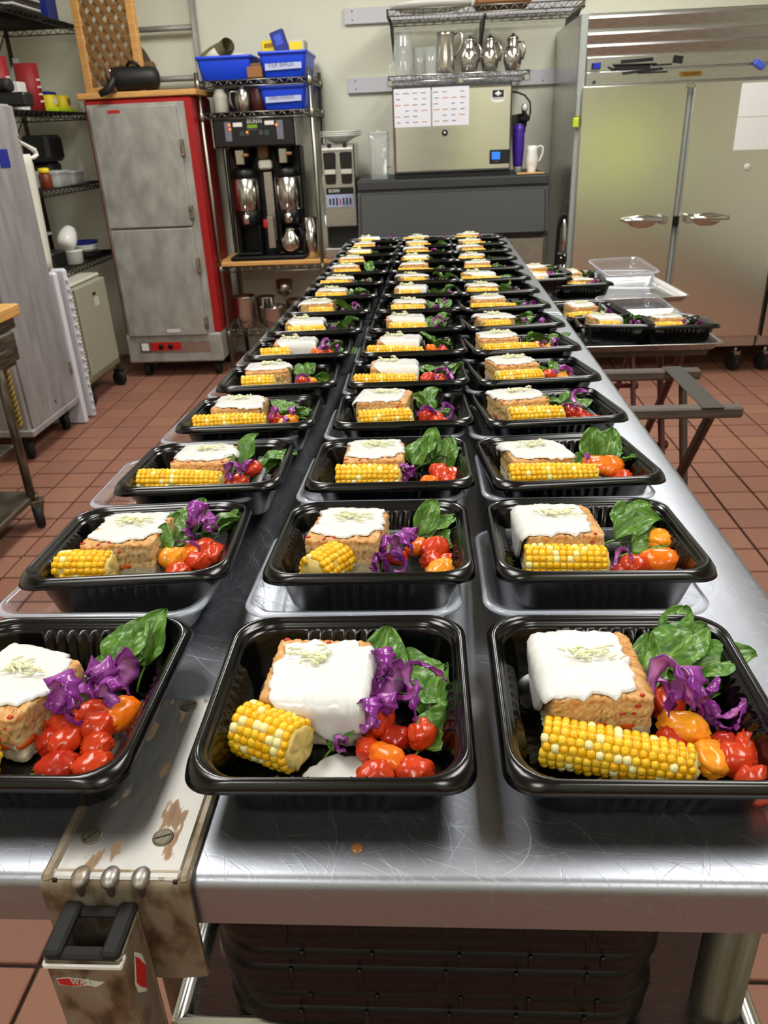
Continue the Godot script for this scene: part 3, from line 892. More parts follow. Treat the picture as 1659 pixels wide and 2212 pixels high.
func make_slice(hx: float, hz: float, h: float, seed_: int, cover: float, drip: Array, off := Vector2.ZERO) -> Node3D:
	var o := Node3D.new()
	o.name = numbered("casserole_slice"); add_child(o); o.set_meta("called", "casserole_slice")
	var r := RandomNumberGenerator.new(); r.seed = seed_
	nz.seed = seed_; nz.frequency = 1.0; nz.fractal_octaves = 3
	var b := MB.new(true)
	b.smooth()
	var rings := []; var cols := []
	var pot := lin(233, 222, 190); var potd := lin(205, 190, 150); var egg := lin(226, 196, 138); var eggd := lin(190, 140, 84); var crust := lin(212, 155, 84); var crustd := lin(170, 104, 52); var green := lin(110, 120, 50)
	for k in 32:
		var y: float; var s := 1.0
		if k <= 22: y = h * k / 22.0
		else:
			y = h + .0006; s = 1.0 - (k - 22) / 9.3
		if k == 22: s = 0.985
		var q := rr(hx * s, hz * s, .006 * s, 38, 3)
		var ring := PackedVector3Array(); var cc := PackedColorArray()
		for i in q[0].size():
			var p: Vector2 = q[0][i]; var nn: Vector2 = q[1][i]
			var v := Vector3(p.x, y, p.y)
			var d := nz.get_noise_3dv(v * 120.0) * .0012 + nz.get_noise_3dv(v * 480.0) * .0016
			var g := nz.get_noise_3dv(v * 260.0 + Vector3(9, 0, 0))
			if k <= 22:
				v += Vector3(nn.x, 0, nn.y) * (d - (.0025 if k == 0 else 0.0) + .0004 * sin(y * 400))
			if k >= 21: v.y += nz.get_noise_3dv(v * 130.0) * .0022 + nz.get_noise_3dv(v * 500.0) * .0012
			var f := y / h + nz.get_noise_3dv(v * 60.0) * .09
			var c := pot.lerp(potd, clampf(g + .4, 0, 1))
			if f > .42: c = egg.lerp(eggd, clampf(g * 1.4 + .35, 0, 1))
			if f > .42 and f < .85 and nz.get_noise_3dv(v * 190.0 + Vector3(0, 40, 0)) > .38: c = green
			if f > .80: c = egg.lerp(eggd, clampf(g * 1.5 + .55, 0, 1))
			if f > .93 or k > 22: c = crust.lerp(crustd, clampf(g * 1.3 + .25, 0, 1)).lerp(egg, clampf(nz.get_noise_3dv(v * 90.0) * 1.6, 0, .8))
			ring.append(v); cc.append(c)
		rings.append(ring); cols.append(cc)
	b.loft(rings, true, true, true, cols)
	part(o, "body", b, M.food)
	for k in 7:           # chunks of carrot and pepper that show in the cut sides
		var side := k % 4
		var u := r.randf_range(-.75, .75)
		var c := Vector3(u * hx, h * r.randf_range(.30, .48), hz - .003)
		if side == 1: c = Vector3(hx - .003, c.y, u * hz)
		elif side == 3: c = Vector3(-hx + .003, c.y, u * hz)
		var e := MB.new()
		var sz := Vector3(r.randf_range(.007, .014), r.randf_range(.0035, .006), .0048)
		if side == 1 or side == 3: sz = Vector3(sz.z, sz.y, sz.x)
		e.ball(c, sz, 10, 7)
		part(o, "carrot", e, M.carrot)
	for k in 7:
		var e := MB.new()
		var u := r.randf_range(-.85, .85)
		var c := Vector3(u * hx, h * r.randf_range(.62, .9), hz)
		if k > 2: c = Vector3(r.randf_range(-.95, .95) * hx, h + .001, (1 if r.randf() > .3 else -1) * hz * r.randf_range(.78, .95))
		if k == 5: c = Vector3(hx * .95, h * .98, u * hz)
		e.ball(c, Vector3(r.randf_range(.0018, .0036), .0014, r.randf_range(.0016, .003)), 8, 5)
		part(o, "pepper_bit", e, M.pepper_red)
	# sauce poured over the top
	b = MB.new()
	b.smooth()
	var n := 72
	rings = []
	for k in 15:
		var kk := k / 14.0
		var ring := PackedVector3Array()
		for i in n:
			var t := TAU * i / n
			var d := Vector2(cos(t), -sin(t))
			var lim := pow(pow(absf(d.x) / hx, 5.0) + pow(absf(d.y) / hz, 5.0), -0.2)
			var over := cover + nz.get_noise_2d(cos(t) * 1.7 + seed_, sin(t) * 1.7) * .20 + nz.get_noise_2d(cos(t) * 5 + seed_, sin(t) * 5) * .05
			for q in drip:              # [angle in degrees, width, reach]
				var da := absf(wrapf(t - deg_to_rad(q[0]), -PI, PI))
				over = maxf(over, over + q[2] * exp(-pow(da / q[1], 2.0)))
			var p := off * minf(1.0, kk * 1.5) + d * lim * over * (1.0 - pow(1.0 - kk, 1.6) if k < 14 else 1.0)
			var thick := .0035 * pow(maxf(0.0, 1.0 - pow(kk, 5.0)), .5) + .0003
			var ex := maxf(0, absf(p.x) - hx); var ez := maxf(0, absf(p.y) - hz)
			var drop := ex + ez
			var out := Vector2(signf(p.x) if ex > 0 else 0.0, signf(p.y) if ez > 0 else 0.0)
			var y := h + .0012
			var pos := p
			if drop > 0:
				pos = Vector2(clampf(p.x, -hx, hx), clampf(p.y, -hz, hz))
				var round_ := minf(drop, .004)
				pos += out.normalized() * (round_ * .55 + .0012 + thick * minf(1, drop / .004))
				y = h + thick * (1.0 - minf(1, drop / .004)) - maxf(0, drop - .0015)
				if y < .0035:
					pos += out.normalized() * (.0035 - y) * 1.1
					y = .0035 + thick * .5
			else:
				y += thick + nz.get_noise_2d(p.x * 90, p.y * 90) * .0008
			ring.append(Vector3(pos.x, y, pos.y))
		rings.append(ring)
	rings.reverse()
	b.loft(rings, true, false, true)
	part(o, "sauce", b, M.sauce)
	b = MB.new()
	for k in 26:
		var c := Vector3(r.randfn(0, .010), h + .0065 + absf(r.randfn(0, .0018)), -.010 + r.randfn(0, .006))
		var a := r.randfn(0, .6)
		var l := r.randf_range(.006, .012)
		var pts := []
		for i in 5:
			var u := i / 4.0 - .5
			pts.append(c + Vector3(cos(a) * u * l, r.randfn(0, .0006) + .0012 * cos(u * 3), sin(a) * u * l))
		b.tube(pts, [.0005, .0011, .0014, .0012, .0005], 6)
	part(o, "cheese_shreds", b, M.cheese, "stuff")
	return o
func make_leaf(length: float, width: float, cup: float, bend: float, seed_: int) -> Node3D:
	var o := Node3D.new()
	o.name = numbered("spinach_leaf"); add_child(o); o.set_meta("called", "spinach_leaf")
	nz.seed = seed_; nz.frequency = 1.0; nz.fractal_octaves = 2
	var b := MB.new(true)
	b.smooth()
	var rings := []; var cols := []
	var nu := 22; var nv := 16
	var shape := func(u: float, v: float) -> Vector3:
		var w := width * .5 * pow(sin(PI * pow(clampf(u, 0.0, 1.0), .74)), .56) * (1.0 - .22 * u)
		var x := length * u
		var y := bend * sin(u * PI * .8) * length + cup * absf(v) * w * (1.0 + .3 * sin(u * 9 + seed_)) - .0012 * exp(-v * v * 90)
		y += .0016 * absf(sin((u * 7.0 - absf(v) * 1.6) * PI)) * (1 - absf(v)) * minf(1, absf(v) * 4) + .005 * nz.get_noise_2d(u * 1.8, v * 1.3)
		return Vector3(x, y, v * w)
	for k in nu:
		var u := k / (nu - 1.0)
		var ring := PackedVector3Array(); var cc := PackedColorArray()
		for i in nv + 1:
			var v := -1.0 + 2.0 * i / nv
			ring.append(shape.call(u, v))
			var vein := exp(-v * v * 120) + .45 * pow(absf(cos((u * 7.0 - absf(v) * 1.6) * PI)), 14.0)
			var g := lin(58, 104, 34).lerp(lin(100, 144, 52), clampf(nz.get_noise_2d(u * 3 + 5, v * 3) * .8 + .35, 0, 1))
			cc.append(g.lerp(lin(156, 184, 100), clampf(vein, 0, 1) * .7))
		rings.append(ring); cols.append(cc)
	b.loft(rings, false, false, false, cols)
	part(o, "blade", b, M.leaf)
	b = MB.new()
	b.tube([Vector3(-length * .45, -.004, .002), Vector3(-length * .25, .001, .001), Vector3(-length * .1, .001, 0), Vector3(.002, 0, 0), shape.call(.3, 0.0) + Vector3(0, .0006, 0), shape.call(.7, 0.0)], [.0012, .0014, .0015, .0014, .0009, .0003], 6)
	part(o, "stem", b, M.leaf_stem)
	return o
func cabbage_mesh(seed_: int, length: float, width: float, curl: float) -> ArrayMesh:
	var r := RandomNumberGenerator.new(); r.seed = seed_
	var b := MB.new(true)
	b.smooth()
	var rings := []; var cols := []
	var p := Vector3(-length / 2, 0, 0)
	var head := Vector3(1, .1, r.randfn(0, .3)).normalized()
	var side := Vector3(0, .3, 1).normalized()
	var ph := r.randf() * 6
	for k in 34:
		var u := k / 33.0
		head = (head + Vector3(0, curl * cos(u * 7 + ph), curl * sin(u * 6 + ph)) * .17).normalized()
		side = (side + Vector3(0, sin(u * 8 + ph) * .21, 0)).normalized()
		side = (side - head * side.dot(head)).normalized()
		var up := head.cross(side) * -1.0
		p += head * length / 33.0
		var w := width * .5 * (.35 + .65 * sin(PI * clampf(u * .96 + .03, 0, 1))) * (1 + .2 * sin(u * 21 + ph))
		var ring := PackedVector3Array(); var cc := PackedColorArray()
		for e in [[-1.0, -.5], [-.3, -.6], [.4, -.5], [1.0, -.3], [1.0, .3], [.4, .5], [-.3, .6], [-1.0, .5]]:
			var ruff: float = (.0016 * sin(u * 26 + ph) + .0009 * sin(u * 55 + ph * 2)) * e[0]
			ring.append(p + side * w * e[0] + up * (.0009 * e[1] + ruff + .18 * w * e[0] * e[0]))
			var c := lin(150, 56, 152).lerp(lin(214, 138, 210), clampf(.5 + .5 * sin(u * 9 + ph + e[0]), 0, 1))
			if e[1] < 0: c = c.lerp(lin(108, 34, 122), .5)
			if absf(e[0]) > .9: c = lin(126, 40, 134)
			cc.append(c)
		rings.append(ring); cols.append(cc)
	b.loft(rings, true, true, true, cols)
	return b.mesh()
func tomato_mesh(seed_: int, long_: float, wr: float) -> ArrayMesh:
	nz.seed = seed_; nz.frequency = 1.0; nz.fractal_octaves = 2
	var cols := []
	var b := MB.new(true)
	b.smooth()
	var rings := []
	for k in range(1, 15):
		var a := -PI / 2 + PI * k / 15
		var ring := PackedVector3Array(); var cc := PackedColorArray()
		for i in 22:
			var t := TAU * i / 22
			var d := Vector3(sin(a), cos(a) * cos(t), -cos(a) * sin(t))
			var q := .0125 * (1.0 + wr * (absf(nz.get_noise_3dv(Vector3(d.x * 1.2, d.y * 4, d.z * 4))) * -1.3 + .3) + .16 * nz.get_noise_3dv(d * .9))
			ring.append(Vector3(d.x * q * long_, d.y * q * .86, d.z * q))
			var g := nz.get_noise_3dv(d * 2.4 + Vector3(7, 0, 0))
			cc.append(Color(.93 + .07 * g, .90 + .45 * g, .88 + .3 * g))
		rings.append(ring); cols.append(cc)
	b.loft(rings, true, true, true, cols)
	return b.mesh()

func make_protos():
	box_tray = tray_mesh(); lid_shape = lid_mesh(); lid_edge = lid_edge_mesh(); lid_hinge = hinge_mesh()
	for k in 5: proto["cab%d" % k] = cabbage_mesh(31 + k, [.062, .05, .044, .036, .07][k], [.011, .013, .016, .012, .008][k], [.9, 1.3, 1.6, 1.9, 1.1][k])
	for k in 4: proto["tom%d" % k] = tomato_mesh(51 + k, [1.12, 1.3, 1.05, 1.42][k], [.16, .26, .34, .22][k])
	proto["cob0"] = [.114, .0215, .24, 17]; proto["cob1"] = [.085, .022, .12, 17]; proto["cob2"] = [.056, .0245, .10, 18]; proto["cob3"] = [.060, .0225, .08, 17]

const LEAF := [[.054, .050, .30, .10], [.058, .046, .50, -.06], [.048, .042, .65, .16], [.062, .040, .8, .20]]
var items := []           # [node, kind of thing, what it is, box id]
var first := {}
func fresh(key: String, make: Callable) -> Node3D:     # the first of a kind is made, the rest are copies of it
	if not first.has(key):
		first[key] = make.call()
		return first[key]
	return copy(first[key])
func put_item(o: Node3D, at: Transform3D, what: String, category: String, where: String, group: String):
	o.transform = at
	o.set_meta("category", category); o.set_meta("group", group)
	items.append([o, what, where])
func eul(yaw: float, pitch: float, roll: float) -> Basis:
	return Basis(Vector3.UP, deg_to_rad(yaw)) * Basis(Vector3.BACK, deg_to_rad(pitch)) * Basis(Vector3.RIGHT, deg_to_rad(roll))

const SLICES := [[.041, .046, .047, 3, .92, [[90, .7, .1]], Vector2(.001, -.006)], [.043, .044, .046, 8, .97, [[-75, .5, .75], [20, .3, .2]], Vector2(.006, .004)], [.040, .043, .046, 15, .93, [[0, .35, .4]], Vector2(-.004, -.008)], [.042, .046, .049, 22, .97, [[180, .6, .9], [90, .5, .1]], Vector2(-.008, -.002)], [.041, .042, .044, 29, .96, [[-45, .4, .3], [140, .4, .4]], Vector2(0, -.003)]]
func fill(id: String, t: Transform3D, where: String, recipe: Array, fine: bool, lift := 0.0):
	for q in recipe:
		match q[0]:
			"S":              # slice: variant, x, z, yaw
				var v: int = q[1]
				var o := fresh("slice%d" % v, func(): return make_slice(SLICES[v][0], SLICES[v][1], SLICES[v][2], SLICES[v][3], SLICES[v][4], SLICES[v][5], SLICES[v][6]))
				put_item(o, t * Transform3D(Basis(Vector3.UP, deg_to_rad(q[4])), Vector3(q[2], .0035 + lift * .9, q[3])), "white-sauced slice of baked vegetable casserole", "casserole", where, "sauced casserole slices")
			"C":              # corn: variant, x, z, yaw, turn
				var c: Array = proto["cob%d" % q[1]]
				var key := "cob%d" % q[1]
				var o: Node3D
				if fine: o = make_cob(c[0], c[1], c[2], c[3], 70 + items.size(), true)
				else: o = fresh(key, func(): return make_cob(c[0], c[1], c[2], c[3], 90 + q[1], false))
				put_item(o, t * Transform3D(Basis(Vector3.UP, deg_to_rad(q[4])) * Basis(Vector3.RIGHT, deg_to_rad(q[5])), Vector3(q[2], c[1] + .0035 + (q[6] if q.size() > 6 else 0.0) + lift * .6, q[3])), ["long tapered piece of yellow corn cob", "middling piece of yellow corn cob", "short stubby piece of yellow corn cob", "short piece of yellow corn cob"][q[1]], "corn cob", where, "pieces of corn on the cob")
			"L":              # leaf: variant, x, y, z, yaw, pitch, roll, size
				var v: int = q[1]
				var o := fresh("leaf%d" % v, func(): return make_leaf(LEAF[v][0], LEAF[v][1], LEAF[v][2], LEAF[v][3], 11 + v))
				put_item(o, t * Transform3D(eul(q[5], q[6], q[7]).scaled(Vector3.ONE * q[8]), Vector3(q[2], q[3] + lift, q[4])), "glossy wilted green spinach leaf", "spinach", where, "spinach leaves")
			"T":              # tomato: colour, variant, x, y, z, yaw, roll, size
				var o := inst("cherry_tomato", proto["tom%d" % q[2]], M["tomato_" + q[1]])
				put_item(o, t * Transform3D(eul(q[6], 0, q[7]).scaled(Vector3.ONE * q[8]), Vector3(q[3], q[4] + lift, q[5])), {"red": "roasted red cherry tomato", "deep": "roasted dark red cherry tomato", "orange": "roasted orange cherry tomato", "amber": "roasted amber yellow cherry tomato"}[q[1]], "tomato", where, "roasted cherry tomatoes")
			"B":              # cabbage strip: variant, x, y, z, yaw, pitch, roll, size
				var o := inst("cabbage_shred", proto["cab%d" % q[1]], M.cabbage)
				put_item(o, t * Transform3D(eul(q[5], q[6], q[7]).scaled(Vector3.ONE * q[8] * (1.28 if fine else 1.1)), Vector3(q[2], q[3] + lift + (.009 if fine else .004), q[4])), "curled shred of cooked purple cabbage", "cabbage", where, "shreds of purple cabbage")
			"P":              # pool of sauce: x, z, radius x, radius z
				var b := MB.new()
				b.smooth()
				nz.seed = 5
				var rings := []
				for k in 6:
					var ring := PackedVector3Array()
					for i in 32:
						var a := TAU * i / 32
						var w := 1.0 + .22 * nz.get_noise_2d(cos(a) * 1.3, sin(a) * 1.3)
						var s: float = [1.0, 1.0, .97, .9, .6, .2][k]
						ring.append(Vector3(cos(a) * q[3] * w * s, [0.0, .0008, .0022, .003, .0033, .0033][k], -sin(a) * q[4] * w * s))
					rings.append(ring)
				b.loft(rings)
				put_item(inst("sauce_pool", b.mesh(), M.sauce), t * Transform3D(Basis.IDENTITY, Vector3(q[1], .0029, q[2])), "pool of white sauce on the black tray floor", "sauce", where, "")
const ORDER := ["first", "second", "third", "fourth", "fifth", "sixth", "seventh", "eighth", "ninth"]
func label_items():
	var same := {}
	for q in items:
		var key: String = q[1] + "|" + q[2]
		if not same.has(key): same[key] = []
		same[key].append(q)
	for key in same:
		var l: Array = same[key]
		l.sort_custom(func(a, b): return a[0].position.x < b[0].position.x)
		for k in l.size():
			var s: String = l[k][1]
			if l.size() == 2: s = ["left-hand ", "right-hand "][k] + s
			elif l.size() > 2: s += " (" + ("leftmost" if k == 0 else ("rightmost" if k == l.size() - 1 else ORDER[k] + " from left")) + ")"
			l[k][0].set_meta("label", s + ", " + l[k][2])
			if l[k][0].get_meta("group", "") == "": l[k][0].remove_meta("group")
const ROWS := ["front", "second", "third", "fourth", "fifth", "sixth", "seventh", "eighth", "ninth", "tenth", "eleventh", "twelfth", "thirteenth", "fourteenth", "farthest"]
const LX := [-.338, -.326, -.306, -.291, -.280, -.273, -.264, -.258, -.252, -.246, -.240, -.235, -.230, -.225, -.221]
const MX := [-.079, -.066, -.055, -.045, -.041, -.035, -.029, -.026, -.023, -.020, -.018, -.016, -.014, -.012, -.010]
const RX := [.158, .172, .178, .183, .184, .185, .186, .184, .184, .185, .186, .187, .188, .190, .191]
const RZ := [-.518, -.765, -.987, -1.212, -1.42, -1.625, -1.828, -2.030, -2.230, -2.428, -2.624, -2.818, -3.010, -3.200, -3.388]
const LYAW := [0.0, 4.5, 3.0, 2.5, 4.0, 3.5, 3.5, 3.0, 3.0, 3.0, 2.0, 2.0, 2.0, 2.0, 2.0]
const MYAW := [.5, .3, .8, 2.0, 1.8, 2.0, 1.0, 1.0, 1.0, 1.0, .5, .5, .5, 0.0, 0.0]
const RYAW := [0.0, 0.0, 4.5, 5.0, 5.5, 6.0, 5.5, 5.0, 4.0, 3.0, 3.0, 2.0, 2.0, 1.0, 1.0]
func row_t(x: float, z: float, yaw: float, k: int) -> Transform3D:
	if k == 0: return Transform3D(Basis(Vector3.UP, deg_to_rad(yaw)), Vector3(x, .9005, z))
	return Transform3D(Basis(Vector3.UP, deg_to_rad(yaw)) * Basis(Vector3.RIGHT, deg_to_rad(-5.2)), Vector3(x, .9125, z))
func greens(seed_: int, amount: float) -> Array:      # a mixed side of leaves, cabbage and tomatoes for the boxes farther off
	var r := RandomNumberGenerator.new(); r.seed = seed_
	var o := []
	for k in int(2 + amount * 3): o.append(["L", r.randi() % 4, .052 + r.randfn(0, .014), .012 + r.randf() * .012, -.045 + r.randfn(0, .016), r.randf() * 360, r.randf_range(5, 38), r.randf_range(-25, 25), r.randf_range(.72, .95)])
	for k in int(1 + amount * 2.4): o.append(["B", r.randi() % 5, .05 + r.randfn(0, .014), .018 + r.randf() * .012, .002 + r.randfn(0, .014), r.randf() * 180, r.randf_range(-20, 20), r.randf_range(-40, 40), .85])
	for k in int(2 + amount * 3):
		o.append(["T", ["red", "red", "orange", "deep", "amber"][r.randi() % 5], r.randi() % 4, .036 + .020 * (k % 3) + r.randfn(0, .003), .017 + .005 * (k % 2) + .008 * (k / 3), .036 - .022 * (k / 3) + r.randfn(0, .004), r.randf() * 180, r.randf() * 90, r.randf_range(.85, 1.05)])
	return o
func recipes() -> Dictionary:
	return {
		"M0": [["S", 1, -.022, -.028, -4], ["C", 2, -.054, .032, -26, 10], ["P", .004, .050, .032, .022],
			["L", 0, .030, .012, -.055, 78, 48, 10, 1.0], ["L", 1, .040, .022, -.060, -12, 8, 12, .95], ["L", 0, .060, .018, -.030, -35, 12, -8, .95], ["L", 2, .068, .008, .024, 40, 16, 20, .95], ["L", 1, -.008, .008, .026, 35, 42, -14, .72], ["L", 3, .075, .010, -.005, 70, 22, -10, .9],
			["B", 1, .056, .030, -.044, 20, 6, 10, 1.0], ["B", 2, .040, .034, -.016, -50, 10, 0, 1.15], ["B", 0, .058, .034, -.022, -38, 0, 20, 1.15], ["B", 4, .076, .030, -.036, 62, 16, 0, .95], ["B", 4, .080, .026, .006, -20, -4, 30, .8], ["B", 3, .056, .024, .000, 10, 0, 40, 1.0], ["B", 1, .048, .026, .022, 15, 6, 0, 1.0], ["B", 3, .014, .014, .042, -50, 20, 60, .75],
			["T", "red", 1, .030, .022, .004, 70, 20, 1.15], ["T", "deep", 0, .046, .016, .020, 10, 0, .95], ["T", "red", 2, .068, .018, .018, 40, 50, 1.0], ["T", "red", 0, .024, .016, .034, 120, 0, .85], ["T", "orange", 3, .040, .018, .046, -30, 40, .95], ["T", "red", 1, .032, .014, .060, 5, 30, 1.0], ["T", "red", 0, .062, .014, .056, 0, 0, 1.12]],
		"R0": [["S", 3, -.024, -.030, 2], ["C", 0, -.016, .046, -14, 40],
			["L", 1, .030, .016, -.050, 75, 40, 0, .85], ["L", 0, .045, .026, -.062, 30, 22, 6, 1.1], ["L", 0, .066, .022, -.055, -8, 24, 4, 1.15], ["L", 3, .058, .020, -.080, 60, 30, 0, .9], ["L", 2, .036, .016, -.036, -8, 12, -25, .95], ["L", 2, .070, .012, -.030, 40, 10, 0, .9],
			["B", 0, .042, .034, -.056, -22, -6, 20, .8], ["B", 0, .066, .034, -.020, -12, -4, 15, 1.15], ["B", 4, .054, .032, -.008, 12, 6, 10, 1.2], ["B", 1, .070, .034, .000, 6, 0, 20, 1.2], ["B", 2, .080, .030, .010, -25, -10, 0, 1.1], ["B", 3, .060, .028, .020, -70, -14, 30, 1.0], ["B", 2, .088, .022, .000, 50, 10, 10, .9], ["B", 4, .092, .020, .028, -40, -6, 0, .7],
			["T", "red", 1, .042, .018, -.024, 50, 20, 1.15], ["T", "amber", 3, .044, .024, .016, -25, 30, 1.15], ["T", "red", 0, .034, .018, .022, 0, 40, 1.0], ["T", "amber", 1, .056, .020, .046, 80, 0, 1.1], ["T", "deep", 2, .072, .018, .030, 20, 0, 1.0], ["T", "red", 0, .074, .020, .046, 10, 20, 1.2], ["T", "red", 1, .090, .020, .036, 60, 40, 1.1], ["T", "red", 2, .084, .014, .066, 0, 60, 1.2]],
		"L0": [["S", 2, -.030, -.012, -18], ["C", 2, -.046, .064, -14, 0],
			["L", 0, .040, .024, -.058, 62, 30, 0, 1.05], ["L", 1, .018, .014, -.050, 20, 22, 10, .95], ["L", 3, .062, .018, -.072, 70, 36, 12, .95], ["L", 2, .030, .016, -.078, 40, 26, -14, .85], ["L", 2, .014, .006, .052, -30, 5, 0, .6],
			["B", 2, .050, .036, -.026, 15, 10, 0, 1.2], ["B", 1, .040, .034, -.010, 55, 0, 30, 1.25], ["B", 2, .062, .034, -.018, -30, 0, 20, 1.2], ["B", 3, .054, .036, -.036, 70, 0, 40, 1.2], ["B", 1, .070, .030, -.022, 80, 10, 0, 1.0], ["B", 3, .030, .028, -.006, 45, 20, 10, 1.0], ["B", 2, .046, .028, .004, 60, -10, 0, 1.0],
			["T", "red", 0, .020, .022, .010, 0, 0, 1.0], ["T", "red", 1, .036, .020, -.002, 50, 30, 1.0], ["T", "deep", 2, .014, .016, .026, 60, 30, 1.0], ["T", "red", 3, .030, .022, .028, 70, 0, 1.0], ["T", "red", 0, .052, .024, .014, 30, 0, 1.18], ["T", "orange", 3, .066, .024, .000, 60, 40, 1.1], ["T", "red", 2, .056, .018, .032, 10, 0, 1.0], ["T", "deep", 1, .030, .013, .052, 10, 10, 1.1], ["T", "red", 1, .058, .013, .050, 20, 0, 1.0]],
		"M1": [["S", 0, -.030, -.022, -6], ["C", 3, -.046, .034, 62, 0, .004],
			["L", 0, .056, .018, -.058, 20, 20, 0, .9], ["L", 3, .050, .020, -.060, 60, 40, 30, .8], ["L", 1, .066, .014, -.040, -30, 20, 10, .9], ["L", 2, .070, .010, -.030, 10, 10, 0, .9],
			["B", 2, .034, .030, .024, 15, 0, 0, 1.2], ["B", 1, .050, .030, .018, 40, 10, 20, 1.1], ["B", 0, .018, .026, .020, 70, -10, 0, .7], ["B", 3, .060, .032, .016, -20, 0, 40, 1.1], ["B", 2, .020, .020, .040, 20, 0, 0, .9],
			["T", "orange", 0, .048, .026, -.014, 40, 0, 1.05], ["T", "red", 1, .068, .026, -.008, 20, 30, 1.1], ["T", "red", 2, .064, .020, .012, 60, 0, 1.0], ["T", "red", 0, .026, .018, -.002, 0, 0, .9], ["T", "red", 2, .082, .018, .012, 0, 0, .9], ["T", "amber", 1, .076, .018, .036, 10, 30, 1.15]],
		"L1": [["S", 0, -.024, -.018, -4], ["C", 3, -.058, .036, -6, 30, .003],
			["L", 0, .014, .022, -.030, 80, 30, 40, .9], ["L", 1, .028, .026, -.054, 55, 40, 20, .95], ["L", 2, .070, .018, -.066, 20, 20, 0, .9], ["L", 0, .016, .020, .006, 70, 60, 0, .8], ["L", 3, .052, .016, -.050, 10, 18, 0, .9],
			["B", 2, .064, .034, -.038, 20, 0, 20, 1.2], ["B", 1, .074, .034, -.030, -20, 0, 10, 1.2], ["B", 0, .056, .030, -.028, 50, 0, 30, .9], ["B", 3, .080, .032, -.044, 60, 0, 0, 1.1],
			["T", "amber", 0, .032, .026, .014, 20, 0, 1.25], ["T", "orange", 1, .052, .024, -.004, 60, 0, 1.1], ["T", "red", 2, .064, .026, -.006, 20, 20, 1.15], ["T", "red", 0, .058, .020, .012, 0, 0, 1.1], ["T", "red", 1, .076, .022, -.002, 60, 30, 1.0], ["T", "red", 2, .040, .016, .034, 10, 0, 1.1]],
		"R1": [["S", 3, -.030, -.022, 2], ["C", 1, -.030, .036, -3, 10, .003],
			["L", 3, .036, .024, -.030, 20, 10, 20, 1.0], ["L", 2, .046, .026, -.040, 70, 30, 10, .95], ["L", 1, .062, .022, -.030, -15, 10, 0, .9], ["L", 2, .050, .018, -.006, 10, 5, 20, .95], ["L", 3, .060, .024, -.050, 50, 25, 0, .8],
			["B", 4, .040, .012, .030, 20, 0, 0, .6],
			["T", "amber", 1, .082, .030, -.016, 80, 0, 1.15], ["T", "orange", 3, .074, .022, .024, -8, 20, 1.3], ["T", "red", 0, .044, .020, .030, 0, 0, 1.2], ["T", "deep", 2, .026, .014, .036, 30, 0, .9]],
		"M2": [["S", 0, -.024, -.030, 0], ["C", 1, -.030, .032, -2, 20, .006], ["L", 0, .030, .024, -.040, 40, 34, 0, 1.1], ["L", 1, .050, .024, -.050, 10, 20, 0, 1.0], ["L", 3, .056, .030, -.044, 80, 50, 0, .8], ["L", 0, .074, .020, -.034, 60, 60, 0, .9],
			["B", 2, .034, .030, .012, 60, 20, 0, 1.3], ["B", 1, .026, .028, .004, 80, 20, 0, 1.1], ["B", 3, .040, .024, .022, 10, 0, 0, 1.0], ["T", "orange", 0, .052, .022, .030, 0, 0, 1.0], ["T", "red", 2, .068, .026, .016, 20, 0, 1.15], ["T", "red", 1, .084, .024, .010, 60, 0, 1.1], ["T", "red", 2, .078, .020, .030, 0, 30, 1.1], ["T", "red", 0, .064, .032, .008, 30, 0, 1.0]],
		"L2": [["S", 2, -.014, -.030, -4], ["C", 0, -.036, .034, -6, 20, .006], ["L", 3, .040, .024, -.040, 60, 44, 0, .9], ["L", 0, .060, .024, -.048, 10, 10, 0, 1.05], ["L", 1, .064, .018, -.024, 40, 20, 0, 1.0], ["L", 2, .020, .020, .000, 70, 50, 0, .8], ["B", 2, .052, .030, .004, 30, 0, 0, 1.1], ["B", 1, .044, .028, .012, 60, 0, 20, 1.1], ["B", 3, .062, .028, .010, -30, 0, 0, 1.1], ["T", "red", 1, .036, .022, .020, 0, 0, 1.1], ["T", "red", 2, .056, .034, -.006, 40, 0, 1.0], ["T", "orange", 0, .026, .016, .030, 20, 0, .9], ["T", "red", 0, .030, .018, .028, 60, 0, 1.0]],
		"R2": [["S", 4, -.030, -.030, 4], ["C", 0, -.020, .034, -3, 50, .006], ["L", 2, .052, .026, -.040, 80, 60, 0, 1.0], ["L", 1, .068, .022, -.032, 60, 50, 30, 1.0], ["L", 0, .074, .020, -.018, -50, 30, 0, .8], ["L", 2, .024, .020, -.028, 40, 10, 0, .7], ["B", 4, .046, .022, .018, -40, 10, 0, .9], ["B", 0, .058, .014, .032, 5, 0, 0, .8], ["T", "orange", 0, .044, .032, .000, 20, 0, 1.35], ["T", "orange", 1, .060, .032, .010, -10, 20, 1.3], ["T", "red", 2, .074, .022, .030, 0, 0, 1.0], ["T", "deep", 1, .060, .016, .036, 20, 0, .9]],
	}
